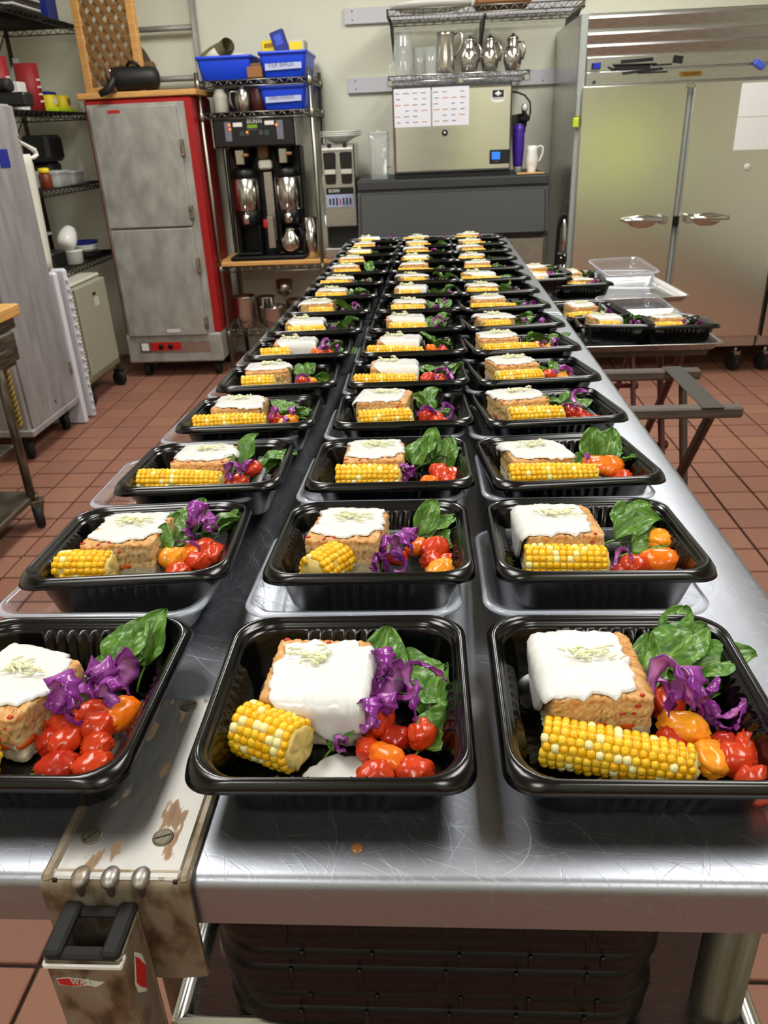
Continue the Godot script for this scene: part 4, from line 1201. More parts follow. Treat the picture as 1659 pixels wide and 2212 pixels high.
func lay_boxes():
	var rec := recipes()
	for c in 3:
		for k in 15:
			var id: String = ["L", "M", "R"][c] + str(k)
			var t := row_t([LX, MX, RX][c][k], RZ[k], [LYAW, MYAW, RYAW][c][k], k)
			var where: String = "in %s column's %s box" % [["left", "middle", "right"][c], ROWS[k] + ("-row" if k != 14 else "")]
			meal_box(t, "open black meal box with clear lid, %s of the %s column" % [ROWS[k] + (" row" if k != 14 else " row"), ["left", "middle", "right"][c]], "filled meal boxes on the steel table", -5.2 if k == 0 else 0.0)
			var r: Array = rec.get(id, [])
			if r.is_empty():
				var g := RandomNumberGenerator.new(); g.seed = 100 * c + k
				r = [["S", g.randi() % 5, -.030 + g.randfn(0, .006), -.034 + g.randfn(0, .003), g.randfn(0, 5)], ["C", [0, 1, 1, 3, 1][g.randi() % 5], -.030 + g.randfn(0, .010), .033 + g.randfn(0, .002), g.randfn(0, 6), g.randf() * 90, .005]]
				r += greens(100 * c + k, 1.0 if k < 6 else (.6 if k < 9 else .15))
			fill(id, t, where, r, k < 2, 0.0 if k == 0 else (.005 if k < 3 else .010))

# ---------------------------------------------------------------- the rest of the kitchen
func wire_shelf(o: Node, called: String, x0: float, x1: float, z0: float, z1: float, y: float, m: Material, along_x := true):
	var b := MB.new()
	var r := .0032
	for yy in [y, y - .030]:
		for z in [z0, z1]: b.bar(Vector3(x0, yy, z), Vector3(x1, yy, z), r, 6)
		for x in [x0, x1]: b.bar(Vector3(x, yy, z0), Vector3(x, yy, z1), r, 6)
	part(o, called, b, m)
	b = MB.new()
	# trusses on the four sides and the deck wires between them
	for z in [z0, z1]:
		var n := int((x1 - x0) / .028)
		var pts := []
		for k in n + 1: pts.append(Vector3(lerpf(x0, x1, float(k) / n), y - (.030 if k % 2 else 0.0), z))
		for k in n: b.bar(pts[k], pts[k + 1], .0022, 4)
	for x in [x0, x1]:
		var n := int((z1 - z0) / .028)
		var pts := []
		for k in n + 1: pts.append(Vector3(x, y - (.030 if k % 2 else 0.0), lerpf(z0, z1, float(k) / n)))
		for k in n: b.bar(pts[k], pts[k + 1], .0022, 4)
	if along_x:
		var n := int((x1 - x0) / .024)
		for k in n + 1: b.bar(Vector3(lerpf(x0, x1, float(k) / n), y + .002, z0), Vector3(lerpf(x0, x1, float(k) / n), y + .002, z1), .0016, 4)
	else:
		var n := int((z1 - z0) / .024)
		for k in n + 1: b.bar(Vector3(x0, y + .002, lerpf(z0, z1, float(k) / n)), Vector3(x1, y + .002, lerpf(z0, z1, float(k) / n)), .0016, 4)
	part(o, "deck_wires", b, m, "stuff")
func caster(o: Node, at: Vector3, r: float, yaw: float, fork: Material):
	var b := MB.new()
	b.xf = Transform3D(Basis(Vector3.UP, deg_to_rad(yaw)) * Basis(Vector3.BACK, PI / 2), at + Vector3(0, r, 0))
	b.lathe([Vector2(r * .4, -.016), Vector2(r * .9, -.016), Vector2(r, -.011), Vector2(r, .011), Vector2(r * .9, .016), Vector2(r * .4, .016)], 22)
	part(o, "wheel", b, M.black_rubber)
	b = MB.new()
	b.xf = Transform3D(Basis(Vector3.UP, deg_to_rad(yaw)), at + Vector3(0, r, 0))
	for s in [-1, 1]:
		b.prism(PackedVector2Array([Vector2(-.012, -.012), Vector2(.012, -.012), Vector2(.030, r + .012), Vector2(-.016, r + .012)]), s * .020 - .0015, s * .020 + .0015)
	b.box(Vector3(.007, r + .012, 0), Vector3(.05, .006, .046), .001)
	b.bar(Vector3(.007, r + .012, 0), Vector3(.007, r + .035, 0), .010, 10)
	b.bar(Vector3(0, 0, -.024), Vector3(0, 0, .024), .006, 8)
	part(o, "fork", b, fork)
func tub(x0: float, x1: float, z0: float, z1: float, h: float, slope: float) -> MB:     # open bin with a lipped rim, standing at y 0
	var b := MB.new()
	b.smooth()
	var cx := (x0 + x1) / 2; var cz := (z0 + z1) / 2; var hx := (x1 - x0) / 2; var hz := (z1 - z0) / 2
	var rings := []
	for q in [[slope, 0.0], [slope - .002, .002], [.008, h - .02], [.008, h - .016], [0, h - .016], [0, h - .001], [.002, h], [.012, h], [.014, h - .003], [slope + .006, .006]]:
		var ring := PackedVector3Array()
		for p in rr(hx - q[0], hz - q[0], .02, 6, 4)[0]: ring.append(Vector3(cx + p.x, q[1], cz + p.y))
		rings.append(ring)
	b.loft(rings)
	return b

func background():
	fridge(); ice_corner(); wall_shelves(); coffee_corner(); red_cabinet(); left_side(); right_stands()

func fridge():
	var z := -4.578
	var o := thing("refrigerator", "tall two-door stainless steel reach-in refrigerator on casters", "refrigerator", Vector3.ZERO)
	var x0 := .770; var x1 := 1.875; var gap := 1.338
	var b := MB.new()
	b.box(Vector3((x0 + x1) / 2, 1.005, -5.00), Vector3(x1 - x0, 1.69, .80), .004)
	part(o, "body", b, M.steel)
	b = MB.new()
	b.box(Vector3(x0 + .018, 1.005, z - .012), Vector3(.036, 1.69, .036), .003)
	part(o, "side_trim", b, M.frame_grey)
	# louvred grille over the doors
	for q in [[1.835, 1.785], [1.765, 1.715], [1.713, 1.664]]:
		b = MB.new()
		b.prism(PackedVector2Array([Vector2(0, q[1]), Vector2(.012, q[1]), Vector2(.022, q[0] - .008), Vector2(.019, q[0]), Vector2(0, q[0])]), x0 + .04, x1)
		var g := part(o, "louvre", b, M.steel)
		g.transform = Transform3D(Basis(Vector3(0, 0, 1), Vector3.UP, Vector3(-1, 0, 0)), Vector3(x0 + x1 + .04, 0, z - .022))
	b = MB.new(); b.box(Vector3((x0 + x1) / 2 + .02, 1.630, z - .010), Vector3(x1 - x0 - .04, .060, .024), .003)
	part(o, "control_panel", b, M.steel)
	b = MB.new(); b.box(Vector3((x0 + x1) / 2 + .02, 1.565, z - .006), Vector3(x1 - x0 - .04, .058, .030), .004)
	part(o, "lower_panel", b, M.steel)
	b = MB.new(); b.box(Vector3((x0 + x1) / 2 + .02, .195, z - .014), Vector3(x1 - x0 - .04, .06, .02), .003)
	part(o, "kick_plate", b, M.steel)
	for k in 2:
		var d0: float = [x0 + .022, gap + .014][k]; var d1: float = [gap - .014, x1][k]
		var dr := bx(o, "door", Vector3((d0 + d1) / 2, .880, z + .010), Vector3(d1 - d0, 1.300, .045), .006, M.fridge_steel)
		b = MB.new()
		var hx0: float = [1.052, 1.400][k]; var hx1: float = [1.262, 1.600][k]
		var root: float = [1.262, 1.400][k]
		b.tube([Vector3(hx0, .882, z + .075), Vector3(lerpf(hx0, hx1, .5), .884, z + .077), Vector3(hx1, .882, z + .075)], [.009, .012, .011], 12)
		b.box(Vector3(root, .882, z + .050), Vector3(.040, .046, .05), .006)
		part(dr, "handle", b, M.chrome)
		b = MB.new()
		b.ball(Vector3(lerpf(hx0, hx1, .5), .872, z + .034), Vector3(.075, .035, .006), 18, 9)
		part(dr, "handle_recess", b, M.mirror_steel)
	bx(o, "centre_post", Vector3(gap, .88, z - .008), Vector3(.026, 1.29, .02), .002, M.frame_grey)
	bx(o, "lock_plate", Vector3(gap - .012, 1.515, z + .030), Vector3(.05, .026, .01), .002, M.chrome)
	bx(o, "lock", Vector3(gap, .868, z + .020), Vector3(.024, .05, .02), .002, M.black_plastic)
	bx(o, "display", Vector3(.858, 1.620, z + .0045), Vector3(.046, .030, .006), .002, M.panel_black)
	lettering(o, "display_digits", "38", .022, Vector3(.842, 1.611, z + .0085), M.blue_led)
	bx(o, "name_plate", Vector3(1.330, 1.566, z + .0110), Vector3(.11, .022, .005), .001, M.gold)
	lettering(o, "name_letters", "Traulsen", .016, Vector3(1.288, 1.560, z + .0140), M.panel_black)
	b = MB.new()
	b.lathe([Vector2(.008, 0), Vector2(.008, .006), Vector2(.004, .008)], 14)
	var ky := part(o, "key_lock", b, M.panel_black)
	ky.transform = Transform3D(Basis(Vector3.RIGHT, PI / 2), Vector3(.852, 1.548, z + .008))
	bx(o, "hinge", Vector3(x0 + .008, 1.42, z + .012), Vector3(.020, .16, .03), .003, M.frame_grey)
	for p in [Vector3(.84, 0, -4.66), Vector3(1.80, 0, -4.66), Vector3(.84, 0, -5.32), Vector3(1.80, 0, -5.32)]: caster(o, p, .052, 25, M.chrome)
	# black scribbles over the panel and what hangs on the doors
	for q in [[1.06, 1.636, .16, .016, 2], [1.05, 1.618, .22, .010, -1], [1.04, 1.606, .18, .026, 0], [1.09, 1.588, .20, .012, 4], [1.14, 1.580, .15, .008, 0], [1.185, 1.612, .10, .008, 1], [1.262, 1.632, .050, .034, -8], [.94, 1.604, .05, .010, -20]]:
		b = MB.new()
		b.box(Vector3.ZERO, Vector3(q[2], q[3], .0012), .0005)
		var s := part(o, "marker_scribble", b, M.panel_black)
		s.transform = Transform3D(Basis(Vector3.BACK, deg_to_rad(q[4])), Vector3(q[0], q[1], z + .0035 if q[1] > 1.6 else z + .0105))
	b = MB.new(); b.box(Vector3(.768, 1.368, z + .036), Vector3(.030, .046, .012), .004); b.tube([Vector3(.768, 1.39, z + .036), Vector3(.772, 1.41, z + .036), Vector3(.780, 1.39, z + .036)], .003, 6)
	solo("padlock", b, M.tag_yellow, "small yellow-green padlock hanging on the refrigerator door edge", "padlock")
	b = MB.new(); b.box(Vector3(1.735, 1.437, z + .0345), Vector3(.30, .152, .0012), 0)
	solo("paper_notice", b, M.note_paper, "blank white paper notice on refrigerator door, upper of two", "paper", "white notices on the refrigerator")
	b = MB.new(); b.box(Vector3(1.735, 1.282, z + .0345), Vector3(.30, .152, .0012), 0)
	solo("paper_notice", b, M.note_paper, "blank white paper notice on refrigerator door, lower of two", "paper", "white notices on the refrigerator")
	b = MB.new(); b.lathe([Vector2(.018, 0), Vector2(.018, .005), Vector2(.013, .009), Vector2(.004, .010)], 20)
	b.xf = Transform3D.IDENTITY
	var mg := solo("round_magnet", b, M.cream, "round cream magnet on the right refrigerator door", "magnet")
	mg.transform = Transform3D(Basis(Vector3.RIGHT, PI / 2), Vector3(1.672, 1.123, z + .033))
	b = MB.new(); b.box(Vector3.ZERO, Vector3(.055, .030, .02), .004)
	var sp := solo("blue_clip", b, M.sponge_blue, "small blue block stuck on the refrigerator's top panel", "clip")
	sp.transform = Transform3D(Basis(Vector3.BACK, deg_to_rad(-32)), Vector3(1.662, 1.592, z + .016))
	# neighbour at the right edge of the picture
	o = thing("refrigerator", "second steel refrigerator at the right edge, mostly cut off", "refrigerator", Vector3.ZERO)
	bx(o, "body", Vector3(2.32, 1.02, -5.0), Vector3(.86, 1.72, .80), .005, M.steel)
	bx(o, "door", Vector3(2.32, .95, -4.57), Vector3(.84, 1.46, .045), .006, M.fridge_steel)
	b = MB.new(); b.tube([Vector3(1.96, .60, -4.53), Vector3(1.96, .63, -4.50), Vector3(1.96, 1.2, -4.50), Vector3(1.96, 1.23, -4.53)], .010, 8)
	part(o, "handle", b, M.chrome)
	for p in [Vector3(1.97, 0, -4.66), Vector3(2.66, 0, -4.66), Vector3(1.97, 0, -5.32), Vector3(2.66, 0, -5.32)]: caster(o, p, .052, 25, M.chrome)

func ice_corner():
	var b := MB.new()
	var o := thing("ice_bin", "wide ice storage bin with dark grey sloping lid", "ice bin", Vector3.ZERO)
	var x0 := -.395; var x1 := .668
	bx(o, "body", Vector3((x0 + x1) / 2, .40, -5.02), Vector3(x1 - x0 - .03, .80, .72), .006, M.steel)
	b = MB.new()
	var hood := [Vector2(-5.38, .80), Vector2(-4.66, .80), Vector2(-4.655, .830), Vector2(-4.72, 1.058), Vector2(-4.72, 1.120), Vector2(-5.38, 1.120)]
	var poly := PackedVector2Array()
	for p in hood: poly.append(p)
	b.prism(poly, -x1, -x0)
	var hd := part(o, "hood", b, M.bin_grey)
	hd.transform = Transform3D(Basis(Vector3(0, 0, 1), Vector3.UP, Vector3(-1, 0, 0)), Vector3.ZERO)
	b = MB.new()
	b.box(Vector3.ZERO, Vector3(x1 - x0 - .03, .238, .018), .006)
	var ld := part(o, "lid", b, mat("lid_grey", Color(.16, .165, .17), .45))
	ld.transform = Transform3D(Basis(Vector3.RIGHT, -.275), Vector3((x0 + x1) / 2, .936, -4.676))
	bx(ld, "grip", Vector3(0, -.108, .014), Vector3(x1 - x0 - .06, .022, .018), .005, M.bin_grey)
	bx(o, "top_band", Vector3((x0 + x1) / 2, 1.093, -4.715), Vector3(x1 - x0, .045, .012), .004, mat("lid_top", Color(.20, .205, .215), .4))
	# the ice maker itself
	o = thing("ice_machine", "boxy stainless ice machine standing on the grey bin", "ice machine", Vector3.ZERO)
	var z := -4.78
	x0 = -.186; x1 = .462
	bx(o, "body", Vector3((x0 + x1) / 2, 1.355, -5.09), Vector3(x1 - x0, .455, .58), .006, M.bin_grey)
	bx(o, "front_panel", Vector3((x0 + x1) / 2 + .002, 1.357, z), Vector3(x1 - x0 - .006, .418, .03), .010, M.ice_steel)
	bx(o, "base_rail", Vector3((x0 + x1) / 2, 1.132, -5.07), Vector3(x1 - x0, .024, .58), .003, M.panel_black)
	b = MB.new()
	b.lathe([Vector2(.017, 0), Vector2(.017, .006), Vector2(.011, .008), Vector2(.009, .004)], 18)
	var kn := part(o, "lock_ring", b, M.panel_black)
	kn.transform = Transform3D(Basis(Vector3.RIGHT, PI / 2), Vector3(.098, 1.345, z + .015))
	b = MB.new(); b.lathe([Vector2(.008, 0), Vector2(.007, .004), Vector2(.002, .006)], 12)
	kn = part(o, "lock", b, M.chrome)
	kn.transform = Transform3D(Basis(Vector3.RIGHT, PI / 2), Vector3(.098, 1.345, z + .018))
	b = MB.new(); b.prism(PackedVector2Array([Vector2(-.030, .030), Vector2(-.037, -.020), Vector2(-.020, -.029), Vector2(.020, -.029), Vector2(.037, -.020), Vector2(.030, .030)]), 0, .003)
	var bd := part(o, "badge", b, M.white_plastic)
	bd.position = Vector3(.384, 1.512, z + .0155)
	bx(bd, "badge_field", Vector3(0, .012, .0035), Vector3(.060, .034, .0015), 0, M.navy)
	b = MB.new()
	b.ball(Vector3(0, .012, .0045), Vector3(.008, .013, .0012), 10, 7)
	b.ball(Vector3(-.010, .012, .0045), Vector3(.007, .006, .0012), 8, 5); b.ball(Vector3(.010, .012, .0045), Vector3(.007, .006, .0012), 8, 5)
	part(bd, "badge_emblem", b, M.white_plastic)
	lettering(bd, "badge_letters", "MANITOWOC", .008, Vector3(-.027, -.016, .0035), M.ink_grey)
	bx(o, "control", Vector3(.400, 1.215, z + .016), Vector3(.112, .072, .008), .004, M.panel_black)
	bx(o, "screen", Vector3(.379, 1.221, z + .0205), Vector3(.046, .038, .003), .001, M.screen)
	lettering(o, "control_letters", "indigo", .008, Vector3(.366, 1.190, z + .0205), M.ink_grey)
	# the two printed sheets
	for s in 2:
		var c := Vector3([-.077, .130][s], 1.474, z + .0165)
		var sh := thing("printed_sheet", ["printed schedule sheet in clear sleeve, left on ice machine", "printed schedule sheet in clear sleeve, right on ice machine"][s], "paper", Vector3.ZERO, 0, "printed sheets on the ice machine")
		bx(sh, "sheet", c, Vector3(.198, .186, .0012), 0, M.paper)
		for row in 6:
			for q in 4:
				var kind: int = (row * 5 + q * 3 + s * 2) % 7
				if kind == 1: continue
				bx(sh, "printed_line", c + Vector3(-.080 + .047 * q + .004 * (row % 2), .070 - .028 * row, .0010), Vector3(.020 + .004 * (kind % 4), .004, .0006), 0, M.ink_orange if kind in [3, 6] and row > 0 else M.ink_grey)
	# things that stand on the bin
	o = thing("clear_pitcher", "tall clear plastic blender jar left of the ice machine", "jar", Vector3(-.272, 1.121, -4.86))
	b = MB.new(); b.smooth()
	var rings := []
	for q in [[.046, 0.0], [.048, .004], [.054, .20], [.056, .235], [.0545, .235], [.052, .20], [.045, .008]]:
		rings.append(ring_of(q[0], q[0], .014, q[1], 0, 4, 4))
	b.loft(rings)
	part(o, "jar", b, M.glass)
	b = MB.new(); b.box(Vector3(0, .238, 0), Vector3(.108, .010, .108), .004); b.box(Vector3(.0, .246, 0), Vector3(.03, .014, .03), .004)
	part(o, "lid", b, M.frosted)
	b = MB.new(); b.tube([Vector3(.050, .20, .02), Vector3(.075, .19, .03), Vector3(.075, .07, .03), Vector3(.050, .06, .02)], .007, 8)
	part(o, "handle", b, M.frosted)
	o = thing("water_filter", "purple water filter cartridge on wall beside ice machine", "water filter", Vector3.ZERO)
	b = MB.new(); b.lathe([Vector2(.018, 1.150), Vector2(.026, 1.156), Vector2(.027, 1.17), Vector2(.031, 1.21), Vector2(.033, 1.25), Vector2(.033, 1.345), Vector2(.029, 1.366), Vector2(.012, 1.372)], 22, Vector3(.517, 0, -4.92))
	part(o, "cartridge", b, M.purple)
	b = MB.new(); b.lathe([Vector2(.022, 1.121), Vector2(.024, 1.125), Vector2(.026, 1.168), Vector2(.02, 1.172)], 18, Vector3(.517, 0, -4.92))
	part(o, "foot_cap", b, M.frame_grey)
	b = MB.new(); b.box(Vector3(.548, 1.40, -4.95), Vector3(.06, .028, .05), .006); b.bar(Vector3(.545, 1.33, -4.94), Vector3(.545, 1.47, -4.94), .012, 10); b.box(Vector3(.552, 1.372, -4.95), Vector3(.020, .03, .03), .004); b.box(Vector3(.545, 1.40, -5.2), Vector3(.05, .05, .44), .004)
	part(o, "filter_head", b, M.black_plastic)
	b = MB.new(); b.tube([Vector3(.47, 1.535, -4.93), Vector3(.50, 1.532, -4.93), Vector3(.545, 1.515, -4.93), Vector3(.575, 1.48, -4.93), Vector3(.580, 1.43, -4.93), Vector3(.575, 1.41, -4.94), Vector3(.555, 1.405, -4.94)], .005, 8)
	part(o, "tube", b, M.black_rubber)
	b = MB.new(); b.lathe([Vector2(.018, 0), Vector2(.018, .012), Vector2(.015, .014)], 18)
	var ga := part(o, "gauge", b, M.chrome)
	ga.transform = Transform3D(Basis(Vector3.RIGHT, PI / 2), Vector3(.545, 1.452, -4.925))
	b = MB.new(); b.lathe([Vector2(.0135, .0142), Vector2(.0130, .0150)], 16)
	var gf := part(ga, "dial", b, M.white_plastic)
	o = thing("white_jug", "small white ceramic jug on the right of the bin", "jug", Vector3(.588, 1.121, -4.86))
	b = MB.new(); b.lathe([Vector2(.022, 0), Vector2(.026, .002), Vector2(.024, .012), Vector2(.033, .045), Vector2(.036, .075), Vector2(.028, .108), Vector2(.030, .140), Vector2(.028, .141), Vector2(.025, .110), Vector2(.032, .075), Vector2(.02, .02)], 24)
	part(o, "body", b, M.ceramic)
	b = MB.new(); b.tube([Vector3(.027, .125, 0), Vector3(.045, .138, 0), Vector3(.060, .130, 0), Vector3(.060, .100, 0), Vector3(.045, .065, 0), Vector3(.034, .055, 0)], .0055, 8)
	part(o, "handle", b, M.ceramic)
	b = MB.new(); b.box(Vector3(.575, 1.1235, -4.80), Vector3(.15, .005, .10), .002)
	solo("cutting_board_strip", b, M.pine, "thin pale wooden strip lying on the bin's right end", "board")
	# folded trolley by the refrigerator
	o = thing("hand_truck", "black and chrome folding hand truck beside refrigerator", "hand truck", Vector3.ZERO)
	b = MB.new(); b.tube([Vector3(.700, .05, -4.50), Vector3(.700, .62, -4.50), Vector3(.705, .86, -4.50), Vector3(.715, .915, -4.50), Vector3(.728, .93, -4.50), Vector3(.738, .915, -4.50), Vector3(.742, .86, -4.50)], .011, 10)
	part(o, "frame", b, M.black_plastic)
	b = MB.new(); b.tube([Vector3(.729, .905, -4.485), Vector3(.732, .88, -4.485), Vector3(.733, .80, -4.485), Vector3(.731, .74, -4.485)], [.006, .011, .011, .009], 10)
	part(o, "grip", b, M.chrome)
	bx(o, "clamp", Vector3(.726, .705, -4.49), Vector3(.058, .060, .03), .008, M.black_plastic)
	for x in [.722, .742]:
		b = MB.new(); b.bar(Vector3(x, .06, -4.49), Vector3(x, .69, -4.49), .0065, 8)
		part(o, "rail", b, M.chrome)
		b = MB.new(); b.lathe([Vector2(.006, 0), Vector2(.006, .003), Vector2(.003, .004)], 10)
		var bl := part(o, "bolt", b, M.chrome)
		bl.transform = Transform3D(Basis(Vector3.RIGHT, PI / 2), Vector3(x, .706 + (x - .722) * .6, -4.475))
	bx(o, "foot_plate", Vector3(.722, .012, -4.44), Vector3(.07, .012, .16), .003, M.black_plastic)

func pitcher(label: String, at: Vector3, prof: Array, m: Material, called: String, handle: Array, rad: float, group: String):
	var o := thing(called, label, "pitcher", at, 0, group)
	var b := MB.new(); b.lathe(prof, 28)
	part(o, "body", b, m)
	if handle.size() > 0:
		b = MB.new(); b.tube(handle, rad, 8)
		part(o, "handle", b, m)
	return o
func wall_shelves():
	# boards screwed to the wall, wire shelves on brackets
	for q in [[1.982, -.35, "upper"], [1.622, -.345, "lower"]]:
		var o := thing("wall_cleat", "white wooden cleat on the back wall, the %s one" % q[2], "board", Vector3.ZERO, 0, "white cleats on the back wall")
		bx(o, "board", Vector3(.20, q[0], -5.405), Vector3(1.36, .082, .026), .003, M.white_board)
		for x in [-.43, -.43, .2, .7]:
			var b := MB.new(); b.lathe([Vector2(.005, 0), Vector2(.004, .002)], 8)
			var s := part(o, "screw", b, M.ink_grey)
			s.transform = Transform3D(Basis(Vector3.RIGHT, PI / 2), Vector3(x, q[0] + (.025 if s.name == "screw" else -.02), -5.392))
	var o := thing("wire_shelf", "upper chrome wire wall shelf above the steel jugs", "shelf", Vector3.ZERO)
	wire_shelf(o, "shelf", -.205, .84, -5.36, -4.90, 1.945, M.wire)
	for x in [-.19, .32, .82]:
		var b := MB.new(); b.prism(PackedVector2Array([Vector2(-5.39, 1.74), Vector2(-5.36, 1.74), Vector2(-4.93, 1.90), Vector2(-4.93, 1.912), Vector2(-5.39, 1.912)]), -x - .004, -x + .004)
		var p := part(o, "bracket", b, M.dark_wire)
		p.transform = Transform3D(Basis(Vector3(0, 0, 1), Vector3.UP, Vector3(-1, 0, 0)), Vector3.ZERO)
	o = thing("wire_shelf", "lower chrome wall shelf carrying glass and steel jugs", "shelf", Vector3.ZERO)
	wire_shelf(o, "shelf", -.210, .565, -5.36, -4.90, 1.635, M.chrome)
	for x in [-.20, .19, .55]:
		var b := MB.new(); b.tube([Vector3(x, 1.602, -4.93), Vector3(x, 1.598, -5.1), Vector3(x, 1.594, -5.38)], .006, 6)
		b.box(Vector3(x, 1.60, -4.905), Vector3(.03, .03, .02), .003)
		part(o, "bracket", b, M.chrome)
	var y := 1.639
	pitcher("clear glass barrel pitcher with frosted base, leftmost on the shelf", Vector3(-.125, y, -4.98), [Vector2(.036, 0), Vector2(.042, .004), Vector2(.054, .06), Vector2(.056, .10), Vector2(.048, .155), Vector2(.038, .185), Vector2(.037, .20), Vector2(.034, .20), Vector2(.044, .155), Vector2(.052, .10), Vector2(.040, .01)], M.glass, "glass_pitcher", [Vector3(-.048, .06, .02), Vector3(-.075, .05, .03), Vector3(-.078, .02, .03), Vector3(-.045, .01, .02)], .006, "jugs on the wall shelf")
	for k in 2:
		pitcher("clear tumbler behind the glass pitcher, %s of two" % ["left", "right"][k], Vector3(-.035 + .062 * k, y, -5.02 + .05 * k), [Vector2(.026, 0), Vector2(.028, .003), Vector2(.034, .135), Vector2(.032, .135), Vector2(.026, .008)], M.glass, "tumbler", [], 0, "jugs on the wall shelf")
	pitcher("tall brushed steel water pitcher with loop handle on wall shelf", Vector3(.108, y, -4.98), [Vector2(.044, 0), Vector2(.050, .003), Vector2(.053, .03), Vector2(.050, .08), Vector2(.043, .14), Vector2(.047, .185), Vector2(.050, .197), Vector2(.047, .197), Vector2(.040, .14), Vector2(.046, .02)], M.mirror_steel, "steel_pitcher", [Vector3(.045, .185, 0), Vector3(.070, .198, .01), Vector3(.090, .185, .02), Vector3(.090, .15, .02), Vector3(.068, .10, .01), Vector3(.046, .07, 0)], .0065, "jugs on the wall shelf")
	for k in 3:
		var p: Node3D = pitcher("small round steel coffee jug, %s of three on the shelf" % ["left", "middle", "right"][k], Vector3([.240, .352, .475][k], y, [-4.97, -4.98, -4.96][k]), [Vector2(.036, 0), Vector2(.040, .003), Vector2(.051, .05), Vector2(.050, .085), Vector2(.034, .112), Vector2(.028, .120), Vector2(.031, .150), Vector2(.028, .152), Vector2(.026, .125)], M.mirror_steel, "coffee_jug", [Vector3(.030, .135, 0), Vector3(.052, .130, .03), Vector3(.062, .095, .035), Vector3(.052, .05, .02)], .006, "jugs on the wall shelf")
		var b := MB.new(); b.lathe([Vector2(.030, .150), Vector2(.031, .156), Vector2(.020, .166), Vector2(.008, .168), Vector2(.008, .176), Vector2(.003, .178)], 20)
		part(p, "lid", b, M.mirror_steel)
	# white tray and pale packet on the upper shelf
	var b := MB.new(); b.lathe([Vector2(.16, 0), Vector2(.22, .012), Vector2(.225, .020), Vector2(.215, .020), Vector2(.16, .006)], 28)
	var pl_ := solo("platter", b, M.ceramic, "white oval platter lying on the upper wall shelf", "platter")
	pl_.transform = Transform3D(Basis.from_scale(Vector3(1, 1.6, .7)), Vector3(.03, 1.949, -5.06))
	b = MB.new(); b.box(Vector3(.42, 1.972, -5.06), Vector3(.30, .045, .26), .012)
	solo("tan_packet", b, M.cardboard, "tan paper packet lying on the upper wall shelf", "packet")

